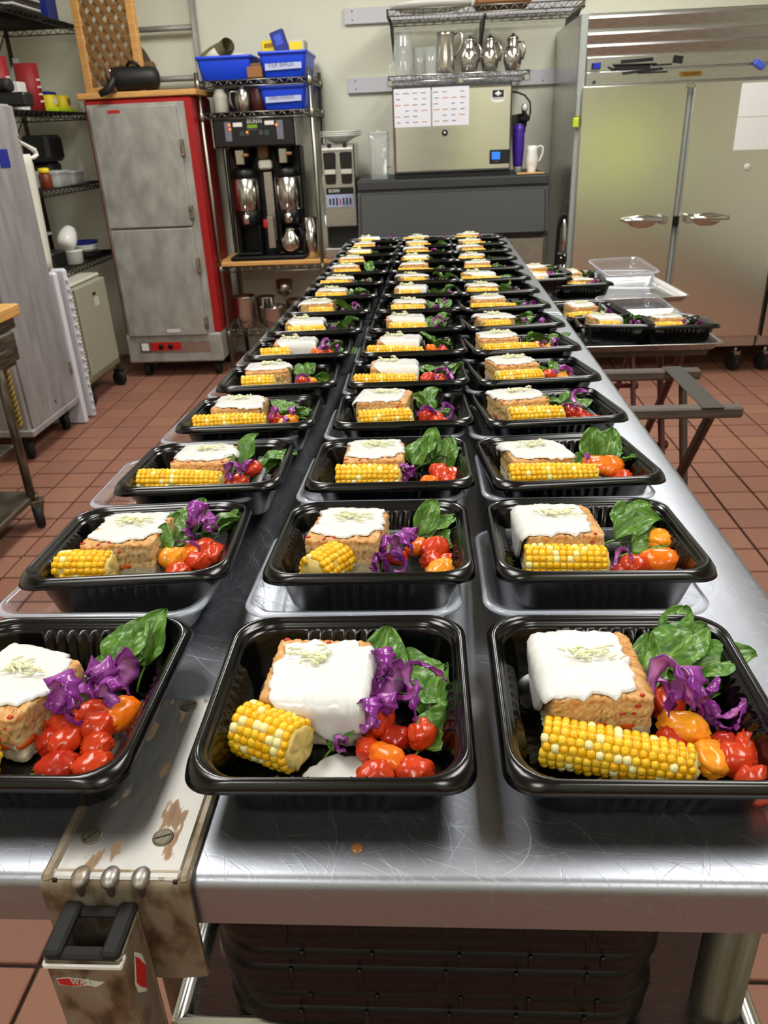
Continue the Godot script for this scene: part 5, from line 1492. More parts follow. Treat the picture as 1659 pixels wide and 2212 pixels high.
func coffee_corner():
	var o := thing("wire_rack", "chrome wire rack holding the coffee brewer and blue bins", "rack", Vector3.ZERO)
	for y in [1.655, 1.495, .650, .255]:
		wire_shelf(o, "shelf", -1.278, -.645 if y > 1.0 else -.39, -5.38, -4.925, y, M.wire)
	for p in [[-1.281, -4.922, 1.70], [-.648, -4.922, 1.70], [-1.281, -5.383, 1.70], [-.648, -5.383, 1.70]]:
		var b := MB.new()
		b.tube([Vector3(p[0], 0, p[1]), Vector3(p[0], p[2], p[1])], .0127, 12)
		part(o, "post", b, M.wire)
		b = MB.new()
		for y in [1.64, 1.48, .635, .24]: b.lathe([Vector2(.017, y - .022), Vector2(.018, y - .02), Vector2(.016, y + .02), Vector2(.014, y + .022)], 12, Vector3(p[0], 0, p[1]))
		part(o, "collar", b, M.wire)
	var b := MB.new(); b.box(Vector3(-.845, .668, -5.13), Vector3(.90, .026, .43), .004)
	solo("rack_board", b, M.maple, "pale maple board laid on the rack under the brewer", "board")
	# coffee brewer
	var z := -4.935
	o = thing("coffee_brewer", "twin black and steel coffee brewer with lit control panel", "coffee maker", Vector3.ZERO)
	bx(o, "tower", Vector3(-.985, 1.00, -5.22), Vector3(.44, .62, .18), .01, M.panel_black)
	bx(o, "hood", Vector3(-.992, 1.395, -5.10), Vector3(.474, .160, .33), .008, M.panel_black)
	bx(o, "hood_side", Vector3(-.752, 1.395, -5.10), Vector3(.008, .162, .335), .003, M.steel)
	bx(o, "hood_side", Vector3(-1.232, 1.395, -5.10), Vector3(.008, .162, .335), .003, M.steel)
	bx(o, "base", Vector3(-.985, .694, -5.08), Vector3(.46, .026, .30), .008, M.black_plastic)
	lettering(o, "brand_letters", "BUNN", .024, Vector3(-1.028, 1.437, z + .001), M.white_plastic)
	bx(o, "display", Vector3(-.998, 1.421, z + .001), Vector3(.058, .018, .004), .001, M.lcd_green)
	lettering(o, "small_letters", "infusion", .011, Vector3(-1.026, 1.400, z + .001), M.ink_grey)
	for s in [-1, 1]:
		bx(o, "white_label", Vector3(-.990 + s * .092, 1.434 + .002 * s, z + .001), Vector3(.054, .022, .003), .002, M.white_plastic)
		bx(o, "grey_decal", Vector3(-.990 + s * .150, 1.398, z), Vector3(.038, .100, .003), .002, M.ink_grey)
		bx(o, "button", Vector3(-.990 + s * .072, 1.384, z + .001), Vector3(.028, .028, .006), .004, mat("button_teal", Color(.16, .24, .24), .5) if not M.has("button_teal") else M.button_teal)
		bx(o, "button", Vector3(-.990 + s * .040, 1.386, z + .001), Vector3(.026, .028, .006), .004, mat("button_grey", Color(.25, .24, .25), .5) if not M.has("button_grey") else M.button_grey)
	for p in [Vector3(-1.128, 1.410, 0), Vector3(-1.030, 1.392, 0), Vector3(-.858, 1.424, 0), Vector3(-1.130, 1.432, 0)]:
		b = MB.new(); b.ball(Vector3(p.x, p.y, z + .003), Vector3(.0065, .0065, .004), 10, 6)
		part(o, "indicator_light", b, M.led_orange)
	for x in [-1.098, -.842]:
		b = MB.new(); b.lathe([Vector2(.034, 1.205), Vector2(.046, 1.215), Vector2(.074, 1.305), Vector2(.076, 1.322), Vector2(.06, 1.325)], 22, Vector3(x, 0, -5.06))
		part(o, "brew_funnel", b, M.black_plastic)
		bx(o, "funnel_plate", Vector3(x, 1.262, -4.975), Vector3(.052, .085, .03), .006, M.mirror_steel)
		bx(o, "funnel_handle", Vector3(x + .036, 1.272, -4.962), Vector3(.036, .018, .04), .004, M.cardboard)
	# thermal servers on the brewer
	for k in 2:
		var x: float = [-1.094, -.838][k]
		var sv := thing("thermal_server", "steel thermal coffee server, %s one under the brewer" % ["left", "right"][k], "coffee server", Vector3(x, .708, -5.03), 0, "thermal servers of the brewer")
		b = MB.new(); b.lathe([Vector2(.074, .258), Vector2(.077, .262), Vector2(.077, .435), Vector2(.074, .437)], 30)
		part(sv, "body", b, M.mirror_steel)
		b = MB.new(); b.lathe([Vector2(.072, .436), Vector2(.074, .440), Vector2(.073, .482), Vector2(.055, .492), Vector2(.02, .494)], 28)
		part(sv, "lid", b, M.black_plastic)
		b = MB.new(); b.lathe([Vector2(.066, .17), Vector2(.070, .18), Vector2(.074, .255), Vector2(.070, .258)], 26)
		part(sv, "lower_shell", b, M.black_plastic)
		b = MB.new(); b.lathe([Vector2(.018, .185), Vector2(.026, .19), Vector2(.024, .235), Vector2(.012, .245)], 14, Vector3(0, 0, .075)); b.bar(Vector3(0, .245, .08), Vector3(0, .29, .086), .006, 8)
		part(sv, "tap", b, M.chrome)
		b = MB.new()
		for s in [-1, 1]: b.box(Vector3(s * .062, .085, -.01), Vector3(.018, .175, .10), .004)
		b.box(Vector3(0, .010, .0), Vector3(.15, .018, .15), .006)
		b.box(Vector3(0, .09, -.062), Vector3(.12, .17, .02), .004)
		part(sv, "stand", b, M.black_plastic)
		b = MB.new(); b.box(Vector3(.012, .33, .0775), Vector3(.004, .09, .004), .001)
		part(sv, "sight_glass", b, M.panel_black)
	o = thing("coffee_pot", "round steel coffee pot under right thermal server", "coffee pot", Vector3(-.842, .728, -4.985))
	b = MB.new(); b.lathe([Vector2(.046, 0), Vector2(.054, .004), Vector2(.064, .04), Vector2(.060, .075), Vector2(.034, .110), Vector2(.030, .122), Vector2(.033, .13)], 26)
	part(o, "body", b, M.mirror_steel)
	b = MB.new(); b.lathe([Vector2(.031, .128), Vector2(.033, .133), Vector2(.022, .144), Vector2(.006, .146)], 18); b.tube([Vector3(.030, .125, 0), Vector3(.065, .125, .01), Vector3(.080, .09, .015), Vector3(.070, .03, .01)], .008, 8)
	part(o, "handle", b, M.black_plastic)
	o = thing("paper_filters", "brown paper bag and white filters between the servers", "coffee filters", Vector3.ZERO)
	bx(o, "bag", Vector3(-.968, 1.285, -5.04), Vector3(.060, .075, .06), .008, M.paper_bag)
	bx(o, "filter_stack", Vector3(-.960, 1.215, -5.03), Vector3(.080, .050, .06), .010, M.cream)
	b = MB.new(); b.box(Vector3(-.960, .980, -5.11), Vector3(.060, .40, .10), .006)
	part(o, "dispenser", b, M.steel)
	o = thing("steel_scraper", "upright brushed steel bar with red tag between servers", "utensil", Vector3.ZERO)
	bx(o, "bar", Vector3(-.948, .842, -4.945), Vector3(.042, .180, .02), .003, M.steel)
	bx(o, "red_tag", Vector3(-.978, .895, -4.93), Vector3(.022, .046, .008), .003, M.red_label)
	o = thing("steel_cup", "tall slim steel cup standing beside the brewer", "cup", Vector3(-.715, .683, -4.99))
	b = MB.new(); b.lathe([Vector2(.030, 0), Vector2(.034, .003), Vector2(.042, .235), Vector2(.040, .235), Vector2(.031, .01)], 22)
	part(o, "body", b, M.mirror_steel)
	# grinder
	z = -4.95
	o = thing("coffee_grinder", "steel twin-hopper coffee grinder right of the rack", "coffee grinder", Vector3.ZERO)
	bx(o, "body", Vector3(-.520, 1.085, -5.115), Vector3(.196, .45, .32), .006, M.steel)
	bx(o, "back_column", Vector3(-.520, .79, -5.19), Vector3(.19, .20, .17), .004, M.panel_black)
	bx(o, "base", Vector3(-.515, .712, -5.08), Vector3(.225, .06, .34), .006, M.steel)
	bx(o, "top_rail", Vector3(-.520, 1.283, z - .002), Vector3(.180, .016, .024), .005, M.white_plastic)
	for s in [-1, 1]:
		b = MB.new(); b.prism(PackedVector2Array([Vector2(-.036, .075), Vector2(-.030, -.075), Vector2(-.024, -.085), Vector2(.024, -.085), Vector2(.030, -.075), Vector2(.036, .075), Vector2(.030, .086), Vector2(-.030, .086)]), 0, .003)
		var h := part(o, "hopper_window", b, M.brown_coffee)
		h.position = Vector3(-.520 + s * .048, 1.182, z + .0052)
		bx(h, "hopper_band", Vector3(0, -.018, .004), Vector3(.064, .026, .004), .003, M.cream)
		bx(o, "foot_pin", Vector3(-.520 + s * .045, 1.303, z + .002), Vector3(.022, .022, .02), .004, M.panel_black)
	b = MB.new(); b.box(Vector3(-.518, 1.060, z + .006), Vector3(.160, .036, .004), .001)
	part(o, "brand_plate", b, M.panel_black)
	lettering(o, "brand_letters", "BUNN", .018, Vector3(-.585, 1.053, z + .0088), M.white_plastic)
	bx(o, "button_plate", Vector3(-.518, 1.006, z + .006), Vector3(.165, .070, .004), .001, M.tape)
	for k in 7:
		if k == 3: continue
		bx(o, "button_mark", Vector3(-.578 + .020 * k, 1.002, z + .0088), Vector3(.011, .034 + .004 * (k % 3), .002), .0005, M.ink)
	bx(o, "red_button", Vector3(-.518, 1.002, z + .0088), Vector3(.008, .030, .002), .0005, M.red_label)
	for k in 3:
		b = MB.new(); b.lathe([Vector2(.030, 0), Vector2(.040, .002), Vector2(.085, .028), Vector2(.126, .040), Vector2(.127, .044), Vector2(.085, .034), Vector2(.04, .010)], 30)
		var bw := solo("white_bowl", b, M.ceramic, "wide white bowl, %s of three stacked on the grinder" % ["bottom", "middle", "top"][k], "bowl", "white bowls stacked on the grinder")
		bw.position = Vector3(-.508, 1.312 + .011 * k, -5.06)
	# blue bins
	var bins := [[-1.285, -.965, 1.660, .118, "large blue plastic bin filled with cloths on rack top", ""], [-.930, -.655, 1.660, .128, "blue plastic bin labelled TEA BAGS on top of rack", "TEA BAGS"], [-.945, -.668, 1.500, .122, "blue plastic bin labelled SWEETENERS on second rack shelf", "SWEETENERS"]]
	for q in bins:
		o = thing("blue_bin", q[4], "bin", Vector3(0, q[2], 0), 0, "blue bins on the rack")
		part(o, "tub", tub(q[0], q[1], -5.36, -4.935, q[3], .026), M.blue_bin)
		if q[5]:
			b = MB.new(); b.box(Vector3.ZERO, Vector3(.205, .046, .0012), .0004)
			var tp := part(o, "tape_label", b, M.tape)
			tp.transform = Transform3D(Basis(Vector3.BACK, deg_to_rad(1.5)) * Basis(Vector3.RIGHT, -.19), Vector3((q[0] + q[1]) / 2, .060, -4.9475))
			lettering(tp, "handwriting", q[5], .025 if q[5].length() < 9 else .019, Vector3(-.085, -.009, .001), M.ink)
	o = thing("rolled_canvas", "rolled olive canvas and white cloth in the blue bin", "cloth", Vector3(-1.14, 1.76, -5.12))
	b = MB.new(); b.tube([Vector3(-.12, .00, .02), Vector3(-.06, .03, .03), Vector3(.0, .055, .06), Vector3(.035, .075, .10)], [.050, .052, .046, .040], 14, false)
	b.tube([Vector3(.035, .075, .10), Vector3(.0, .055, .06), Vector3(-.06, .03, .03), Vector3(-.12, .0, .02)], [.034, .040, .044, .042], 14, false)
	part(o, "roll", b, M.canvas)
	b = MB.new(); b.tube([Vector3(-.105, .01, .045), Vector3(-.045, .030, .062), Vector3(.0, .02, .05)], [.030, .042, .030], 12); b.ball(Vector3(.07, .006, .05), Vector3(.07, .035, .06), 14, 8)
	part(o, "white_cloth", b, M.linen)
	b = MB.new(); b.ball(Vector3(0, 0, 0), Vector3(.135, .035, .10), 16, 8)
	part(o, "folded_canvas", b, M.canvas)
	o = thing("yellow_packet", "yellow tea packet standing in the tea bag bin", "packet", Vector3.ZERO)
	b = MB.new(); b.box(Vector3.ZERO, Vector3(.082, .09, .04), .004)
	var pk := part(o, "box", b, M.yellow_card)
	pk.transform = Transform3D(Basis(Vector3.BACK, .08), Vector3(-.872, 1.800, -5.02))
	bx(pk, "print", Vector3(0, .02, .0205), Vector3(.05, .02, .001), 0, M.gold)
	o = thing("blue_packet", "blue tea packet leaning up in the tea bag bin", "packet", Vector3.ZERO)
	b = MB.new(); b.box(Vector3.ZERO, Vector3(.078, .13, .045), .004)
	pk = part(o, "box", b, M.blue_deep)
	pk.transform = Transform3D(Basis(Vector3.BACK, .28), Vector3(-.803, 1.822, -4.98))
	bx(pk, "print", Vector3(0, .02, .023), Vector3(.04, .05, .001), 0, M.sponge_blue)
	o = thing("pale_packet", "pale yellow tea box at right in tea bag bin", "packet", Vector3.ZERO)
	bx(o, "box", Vector3(-.715, 1.800, -5.06), Vector3(.085, .082, .16), .004, M.cream)
	bx(o, "print", Vector3(-.718, 1.805, -4.979), Vector3(.070, .05, .001), 0, M.yellow_card)
	o = thing("cardboard_box", "small open cardboard box between the blue bins", "box", Vector3.ZERO)
	bx(o, "box", Vector3(-.955, 1.690, -4.975), Vector3(.085, .055, .08), .004, M.cardboard)
	bx(o, "flap", Vector3(-.952, 1.725, -4.985), Vector3(.062, .022, .05), .003, M.paper_bag)
	b = MB.new(); b.lathe([Vector2(.040, 0), Vector2(.042, .002), Vector2(.040, .090), Vector2(.028, .105), Vector2(.026, .12), Vector2(.012, .122)], 20)
	var cj := solo("cream_jar", b, M.cream, "cream white jar on the rack's second shelf", "jar"); cj.position = Vector3(-1.185, 1.499, -5.03)
	b = MB.new(); b.lathe([Vector2(.044, 0), Vector2(.046, .003), Vector2(.046, .115), Vector2(.040, .120)], 20)
	var nj := solo("dark_canister", b, M.navy, "dark blue canister behind steel jug on second shelf", "canister"); nj.position = Vector3(-1.105, 1.499, -5.10)
	o = thing("steel_jug", "polished steel jug with handle on second shelf", "jug", Vector3(-1.045, 1.499, -4.99))
	b = MB.new(); b.lathe([Vector2(.038, 0), Vector2(.042, .003), Vector2(.046, .05), Vector2(.040, .10), Vector2(.024, .128), Vector2(.008, .134)], 24)
	part(o, "body", b, M.mirror_steel)
	b = MB.new(); b.tube([Vector3(-.034, .105, .02), Vector3(-.066, .10, .03), Vector3(-.070, .05, .03), Vector3(-.050, .012, .02)], .007, 8)
	part(o, "handle", b, M.chrome)
	b = MB.new(); b.lathe([Vector2(.040, 0), Vector2(.042, .002), Vector2(.042, .110), Vector2(.036, .114)], 20)
	var rj := solo("red_canister", b, M.maroon, "dark red canister left of the lower blue bin", "canister"); rj.position = Vector3(-.960, 1.499, -5.0)
	# steel bowls and pots on the bottom shelf
	var pots := [[-1.185, .259, .075, .200, "tall steel bain-marie pot leftmost on bottom rack shelf"], [-1.065, .259, .060, .175, "slim steel pot behind the wide one on rack"], [-1.000, .259, .083, .130, "wide round steel pot in middle of bottom shelf"], [-.86, .259, .070, .150, "steel pot right of the wide round pot"], [-.76, .259, .065, .14, "steel pot at the right end of bottom shelf"]]
	for k in pots.size():
		var q: Array = pots[k]
		b = MB.new(); b.lathe([Vector2(q[2] * .55, 0), Vector2(q[2] * .75, .006), Vector2(q[2], q[3] * .5), Vector2(q[2] * 1.02, q[3] - .004), Vector2(q[2] * 1.06, q[3]), Vector2(q[2] * .98, q[3]), Vector2(q[2] * .95, q[3] * .5), Vector2(q[2] * .6, .012)], 26)
		var pt := solo("steel_pot", b, M.mirror_steel, q[4], "pot", "steel pots on the rack's bottom shelf"); pt.position = Vector3(q[0], q[1], -5.02 - .10 * (k % 2))
	b = MB.new(); b.lathe([Vector2(.024, 0), Vector2(.05, .02), Vector2(.058, .10), Vector2(.055, .10), Vector2(.045, .02)], 20)
	var up := solo("steel_beaker", b, M.mirror_steel, "small steel beaker balanced on the slim pot", "beaker"); up.position = Vector3(-.945, .42, -5.20)

func red_cabinet():
	var z := -4.79
	var o := thing("heated_cabinet", "tall red heated holding cabinet with two aluminium doors", "cabinet", Vector3.ZERO)
	var x0 := -1.908; var x1 := -1.300
	bx(o, "body", Vector3((x0 + x1) / 2, .93, -5.025), Vector3(x1 - x0, 1.315, .43), .012, M.red_paint)
	bx(o, "base", Vector3((x0 + x1) / 2, .19, -5.02), Vector3(x1 - x0, .18, .46), .010, M.dull_aluminium)
	bx(o, "door_frame", Vector3((x0 + x1) / 2 - .012, .915, -4.806), Vector3(x1 - x0 - .055, 1.29, .02), .004, M.dull_aluminium)
	for k in 2:
		var y: float = [1.228, .588][k]; var h: float = [.632, .628][k]
		var d := bx(o, "door", Vector3((x0 + x1) / 2 - .022, y, z + .006), Vector3(x1 - x0 - .115, h, .030), .005, M.dull_aluminium)
		bx(d, "latch", Vector3(x1 - .075, y + .10, z + .012), Vector3(.020, .09, .03), .004, M.grimy_steel)
		bx(d, "hinge", Vector3(x1 - .075, y - .24, z + .012), Vector3(.022, .075, .03), .004, M.grimy_steel)
	bx(o, "door_badge", Vector3(-1.73, 1.522, z + .0220), Vector3(.07, .014, .002), 0, M.red_label)
	bx(o, "door_badge", Vector3(-1.585, .305, z + .0220), Vector3(.085, .020, .002), 0, M.white_board)
	bx(o, "control_plate", Vector3(-1.60, .200, z + .0010), Vector3(.45, .068, .006), .002, M.steel)
	bx(o, "control_panel", Vector3(-1.655, .205, z + .0050), Vector3(.19, .050, .004), .001, M.red_label)
	bx(o, "white_decal", Vector3(-1.790, .203, z + .0050), Vector3(.045, .046, .003), .001, M.white_plastic)
	for x in [-1.685, -1.625]:
		var b := MB.new(); b.lathe([Vector2(.016, 0), Vector2(.015, .012), Vector2(.006, .014)], 14)
		var kn := part(o, "knob", b, M.black_plastic)
		kn.transform = Transform3D(Basis(Vector3.RIGHT, PI / 2), Vector3(x, .205, z + .006))
	for p in [Vector3(-1.82, 0, -4.87), Vector3(-1.36, 0, -4.87), Vector3(-1.82, 0, -5.16), Vector3(-1.36, 0, -5.16)]: caster(o, p, .046, 0, M.dark_wire)
	# plank and what stands on it
	var b := MB.new(); b.box(Vector3(-1.60, 1.6035, -5.01), Vector3(.67, .030, .42), .004)
	solo("plank", b, M.pine, "rough pine plank on top of the red cabinet", "board")
	o = thing("lattice_screen", "pine framed garden lattice panel standing on the plank", "lattice", Vector3(-1.735, 1.619, -4.89), -12)
	for x in [-.165, .165]: bx(o, "stile", Vector3(x, .30, 0), Vector3(.044, .60, .034), .003, M.pine)
	bx(o, "rail", Vector3(0, .015, 0), Vector3(.29, .03, .030), .003, M.pine)
	bx(o, "rail", Vector3(0, .585, 0), Vector3(.29, .03, .030), .003, M.pine)
	for s in 2:
		for k in range(-6, 14):
			# slats at 45 degrees, clipped to the opening
			var c: float = -.165 + .068 * k
			var pts := []
			for t in 41:
				var x := -.145 + .29 * t / 40.0
				var y: float = (x + .145) * 1.25 + c * 1.25 if s == 0 else (.145 - x) * 1.25 + c * 1.25
				if y > .03 and y < .57: pts.append(Vector2(x, y))
			if pts.size() < 4: continue
			var a: Vector2 = pts[0]; var e: Vector2 = pts[-1]
			b = MB.new()
			var l := a.distance_to(e)
			b.box(Vector3.ZERO, Vector3(l, .030, .006), .001)
			var sl := part(o, "slat", b, M.lattice_wood)
			sl.transform = Transform3D(Basis(Vector3.BACK, (e - a).angle()), Vector3((a.x + e.x) / 2, (a.y + e.y) / 2, -.004 + .007 * s))
	o = thing("camera_bag", "black nylon bag with strap on the plank", "bag", Vector3(-1.60, 1.619, -4.845), 6)
	b = MB.new(); b.smooth()
	var rings := []
	for q in [[-.155, .035], [-.14, .052], [-.09, .062], [0, .060], [.08, .058], [.118, .050], [.128, .030]]:
		var ring := PackedVector3Array()
		for i in 16:
			var t := TAU * i / 16
			ring.append(Vector3(q[0], .062 + cos(t) * q[1] * 1.0, sin(t) * q[1] * .9))
		rings.append(ring)
	b.loft(rings)
	part(o, "body", b, M.nylon)
	b = MB.new(); b.tube([Vector3(-.04, .122, .0), Vector3(-.02, .142, .015), Vector3(.01, .140, .02), Vector3(.035, .115, .01)], .008, 7)
	b.tube([Vector3(-.10, .085, .05), Vector3(-.11, .05, .075), Vector3(-.14, .008, .08), Vector3(-.19, -.010, .078)], [.012, .020, .022, .018], 8)
	part(o, "strap", b, M.nylon)
	b = MB.new(); b.ball(Vector3(-.125, .10, .045), Vector3(.008, .010, .006), 8, 6)
	part(o, "buckle", b, M.chrome)
	o = thing("paper_sack", "folded brown paper sack leaning behind the black bag", "paper bag", Vector3(-1.605, 1.619, -4.965), 0)
	b = MB.new(); b.prism(PackedVector2Array([Vector2(-.075, 0), Vector2(.09, 0), Vector2(.085, .13), Vector2(.075, .15), Vector2(-.065, .15), Vector2(-.07, .12)]), -.02, .02)
	part(o, "lower_half", b, M.paper_bag)
	b = MB.new(); b.prism(PackedVector2Array([Vector2(-.060, .14), Vector2(.070, .14), Vector2(.040, .20), Vector2(.012, .235), Vector2(-.030, .235), Vector2(-.055, .19)]), -.016, .016)
	part(o, "upper_half", b, mat("sack_dark", Color(.30, .22, .16), .85))
	o = thing("clay_tool", "pinkish wooden pestle leaning beside the black bag", "tool", Vector3(-1.735, 1.619, -4.80), 0)
	b = MB.new(); b.tube([Vector3(.02, .0, 0), Vector3(.012, .05, 0), Vector3(-.006, .125, 0)], [.016, .018, .014], 12)
	part(o, "handle", b, M.terracotta_tool)
	b = MB.new(); b.tube([Vector3(-.06, .09, 0), Vector3(-.055, .05, 0), Vector3(-.02, .035, 0), Vector3(.01, .030, 0)], .003, 6); b.tube([Vector3(-.055, .05, 0), Vector3(-.035, .065, 0), Vector3(-.03, .05, 0)], .003, 6)
	part(o, "wire_hook", b, M.dark_wire)
	# ladder against the wall
	o = thing("ladder", "aluminium ladder leaning against the back wall", "ladder", Vector3.ZERO)
	for x in [-1.735, -1.365]:
		b = MB.new()
		var l := 2.75
		b.box(Vector3(0, l / 2, 0), Vector3(.026, l, .060), .004)
		var r := part(o, "rail", b, M.dull_aluminium)
		r.transform = Transform3D(Basis(Vector3.RIGHT, -.030), Vector3(x, 0, -5.290))
	for k in 9:
		var y := .22 + .262 * k - .09
		b = MB.new(); b.bar(Vector3(-1.735, y, -5.290 - y * .030), Vector3(-1.365, y, -5.290 - y * .030), .016, 10)
		part(o, "rung", b, M.dull_aluminium)

func left_side():
	# big grey cabinet, its side towards the aisle
	var o := thing("grey_cabinet", "large grey steel cabinet on casters at left", "cabinet", Vector3.ZERO)
	bx(o, "body", Vector3(-2.245, .850, -3.655), Vector3(.70, 1.39, .52), .008, M.grey_cabinet)
	bx(o, "side_panel", Vector3(-1.888, .85, -3.660), Vector3(.016, 1.375, .495), .004, M.grey_cabinet)
	bx(o, "base_rail", Vector3(-2.24, .145, -3.655), Vector3(.73, .035, .54), .006, M.grey_cabinet)
	for y in [1.44, 1.42, 1.40]:
		var b := MB.new(); b.ball(Vector3(-1.879, y - .03, -3.900), Vector3(.004, .006, .006), 8, 5)
		part(o, "rivet", b, M.grimy_steel)
	bx(o, "hinge", Vector3(-1.880, .32, -3.902), Vector3(.012, .07, .02), .003, M.grimy_steel)
	var b := MB.new(); b.ball(Vector3(-1.879, .215, -3.67), Vector3(.004, .009, .006), 8, 5)
	part(o, "keyhole", b, M.panel_black)
	for p in [Vector3(-1.95, 0, -3.45), Vector3(-2.5, 0, -3.45), Vector3(-1.95, 0, -3.86), Vector3(-2.5, 0, -3.86)]: caster(o, p, .050, 40, M.dark_wire)
	b = MB.new(); b.box(Vector3(-1.878, 1.325, -3.715), Vector3(.003, .075, .09), .001)
	solo("blue_sticker", b, M.blue_deep, "blue rectangular sticker on side of grey cabinet", "sticker")
	# chef's coat on a hanger
	o = thing("clothes_hanger", "white plastic hanger hooked behind the grey cabinet", "hanger", Vector3.ZERO)
	b = MB.new(); b.tube([Vector3(-1.96, 1.425, -3.96), Vector3(-1.955, 1.40, -4.02), Vector3(-1.945, 1.372, -4.10), Vector3(-1.938, 1.350, -4.155), Vector3(-1.938, 1.330, -4.165), Vector3(-1.942, 1.318, -4.14), Vector3(-1.952, 1.315, -4.05), Vector3(-1.96, 1.315, -3.97)], [.006, .007, .009, .013, .013, .009, .007, .006], 8)
	part(o, "arm", b, M.white_plastic)
	o = thing("white_coat", "white cloth coat hanging from the white hanger", "coat", Vector3.ZERO)
	b = MB.new(); b.smooth()
	var rings := []
	for k in 12:
		var u := k / 11.0
		var ring := PackedVector3Array()
		for i in 24:
			var t := TAU * i / 24
			var fold := 1.0 + .16 * sin(t * 6 + u * 2.0) * (.3 + u)
			var cz := lerpf(-4.045, -4.02, u); var hz := lerpf(.085, .060, u) * (1.0 if u > .08 else .8)
			ring.append(Vector3(-1.955 + cos(t) * .030 * fold, lerpf(1.335, .80, u), cz - sin(t) * hz * fold))
		rings.append(ring)
	rings.reverse()
	b.loft(rings)
	part(o, "cloth", b, M.linen)
	# two white boards leaning in the gap
	for k in 2:
		var z: float = [-3.945, -4.055][k]
		b = MB.new(); b.smooth(); b.box(Vector3(-2.03, .40, z), Vector3(.336, .80, .034), .012)
		if k == 1:
			for j in 16: b.box(Vector3(-1.860, .05 + .046 * j, z + .012), Vector3(.012, .020, .016), .005, Basis(Vector3.RIGHT, .5))
		solo("white_rack_panel", b, M.white_board, ["smooth white plastic panel leaning beside the grey cabinet", "toothed white plastic panel leaning beside the beige unit"][k], "panel", "white panels in the gap")
	# beige unit on wheels
	o = thing("portable_unit", "beige portable cooling unit on casters with slotted grille", "air conditioner", Vector3.ZERO)
	b = MB.new(); b.box(Vector3(-2.115, .40, -4.43), Vector3(.35, .54, .52), .02)
	part(o, "body", b, M.beige)
	b = MB.new(); b.box(Vector3(-1.930, .415, -4.46), Vector3(.018, .49, .42), .006)
	part(o, "front_panel", b, M.beige)
	b = MB.new(); b.box(Vector3(-2.110, .155, -4.43), Vector3(.375, .06, .53), .020)
	part(o, "base_skirt", b, M.beige_dark)
	b = MB.new(); b.box(Vector3(-2.11, .675, -4.43), Vector3(.33, .022, .48), .010)
	part(o, "lid", b, M.cream)
	for k in 21:
		bx(o, "grille_slat", Vector3(-1.938, .215 + .0205 * k, -4.205), Vector3(.014, .010, .062), .002, M.cream)
	bx(o, "grille_back", Vector3(-1.945, .425, -4.205), Vector3(.006, .45, .065), 0, M.panel_black)
	bx(o, "label", Vector3(-1.9205, .55, -4.50), Vector3(.002, .050, .06), 0, M.cream)
	bx(o, "badge", Vector3(-1.9205, .595, -4.48), Vector3(.002, .016, .045), 0, M.panel_black)
	for p in [Vector3(-1.97, 0, -4.25), Vector3(-1.94, 0, -4.66), Vector3(-2.25, 0, -4.25), Vector3(-2.25, 0, -4.66)]: caster(o, p, .045, 70, M.dark_wire)
	# dark shelving along the left wall
	o = thing("dark_rack", "dark wire shelving rack along the left wall", "rack", Vector3.ZERO)
	var ys := [1.995, 1.535, 1.150, .725]
	for y in ys: wire_shelf(o, "shelf", -2.52, -2.055, -5.36, -4.02, y, M.dark_wire, false)
	for p in [[-2.05, -4.01, 0], [-2.05, -5.37, 2], [-2.525, -4.01, 0], [-2.525, -5.37, 1], [-2.525, -4.86, 1]]:
		b = MB.new(); b.tube([Vector3(p[0], 0, p[1]), Vector3(p[0], 2.3, p[1])], .014, 10)
		part(o, "post", b, [M.dark_wire, M.maroon, M.dark_wire][p[2]])
	for q in [[1.99, 1.54], [1.53, 1.155]]:
		b = MB.new(); b.bar(Vector3(-2.53, q[0], -5.37), Vector3(-2.53, q[1], -4.86), .004, 5); b.bar(Vector3(-2.53, q[1], -5.37), Vector3(-2.53, q[0], -4.86), .004, 5)
		part(o, "cross_brace", b, M.dark_wire)
	var y := 1.539
	for q in [[-2.19, -4.80, "tall red paper roll standing on the left shelf", .062, .235], [-2.22, -4.52, "red paper roll behind the black handle on the left shelf", .06, .25]]:
		o = thing("red_roll", q[2], "roll", Vector3(q[0], y, q[1]), 0, "red rolls on the left shelf")
		b = MB.new(); b.lathe([Vector2(q[3], 0), Vector2(q[3], q[4]), Vector2(q[3] - .008, q[4] + .001), Vector2(q[3] - .010, q[4] - .01)], 24)
		part(o, "roll", b, M.red_card)
		for k in 4: bx(o, "print", Vector3(q[3] * .62, .05 + .035 * k, q[3] * .80), Vector3(.030, .010, .004), .001, M.cream).rotation.y = .6
	o = thing("white_carton", "white carton with red band at left edge of shelf", "carton", Vector3(-2.20, y, -4.64))
	bx(o, "carton", Vector3(0, .07, .0), Vector3(.09, .14, .09), .004, M.note_paper)
	bx(o, "band", Vector3(.001, .05, .001), Vector3(.091, .03, .091), .004, M.red_label)
	o = thing("black_torch", "black cylindrical handle sticking out over grey cabinet", "tool", Vector3(-2.0, 1.60, -4.10))
	b = MB.new(); b.xf = Transform3D(Basis(Vector3.BACK, -PI / 2) * Basis(Vector3.RIGHT, .2), Vector3(0, .03, 0)); b.lathe([Vector2(.02, -.14), Vector2(.030, -.12), Vector2(.032, .03), Vector2(.026, .045), Vector2(.012, .046)], 18)
	part(o, "barrel", b, M.black_rubber)
	b = MB.new(); b.box(Vector3(-.03, -.03, 0), Vector3(.30, .06, .10), .01)
	part(o, "base", b, M.panel_black)
	o = thing("white_bottle", "white plastic bottle with handle behind the red roll", "bottle", Vector3(-2.32, y, -4.98))
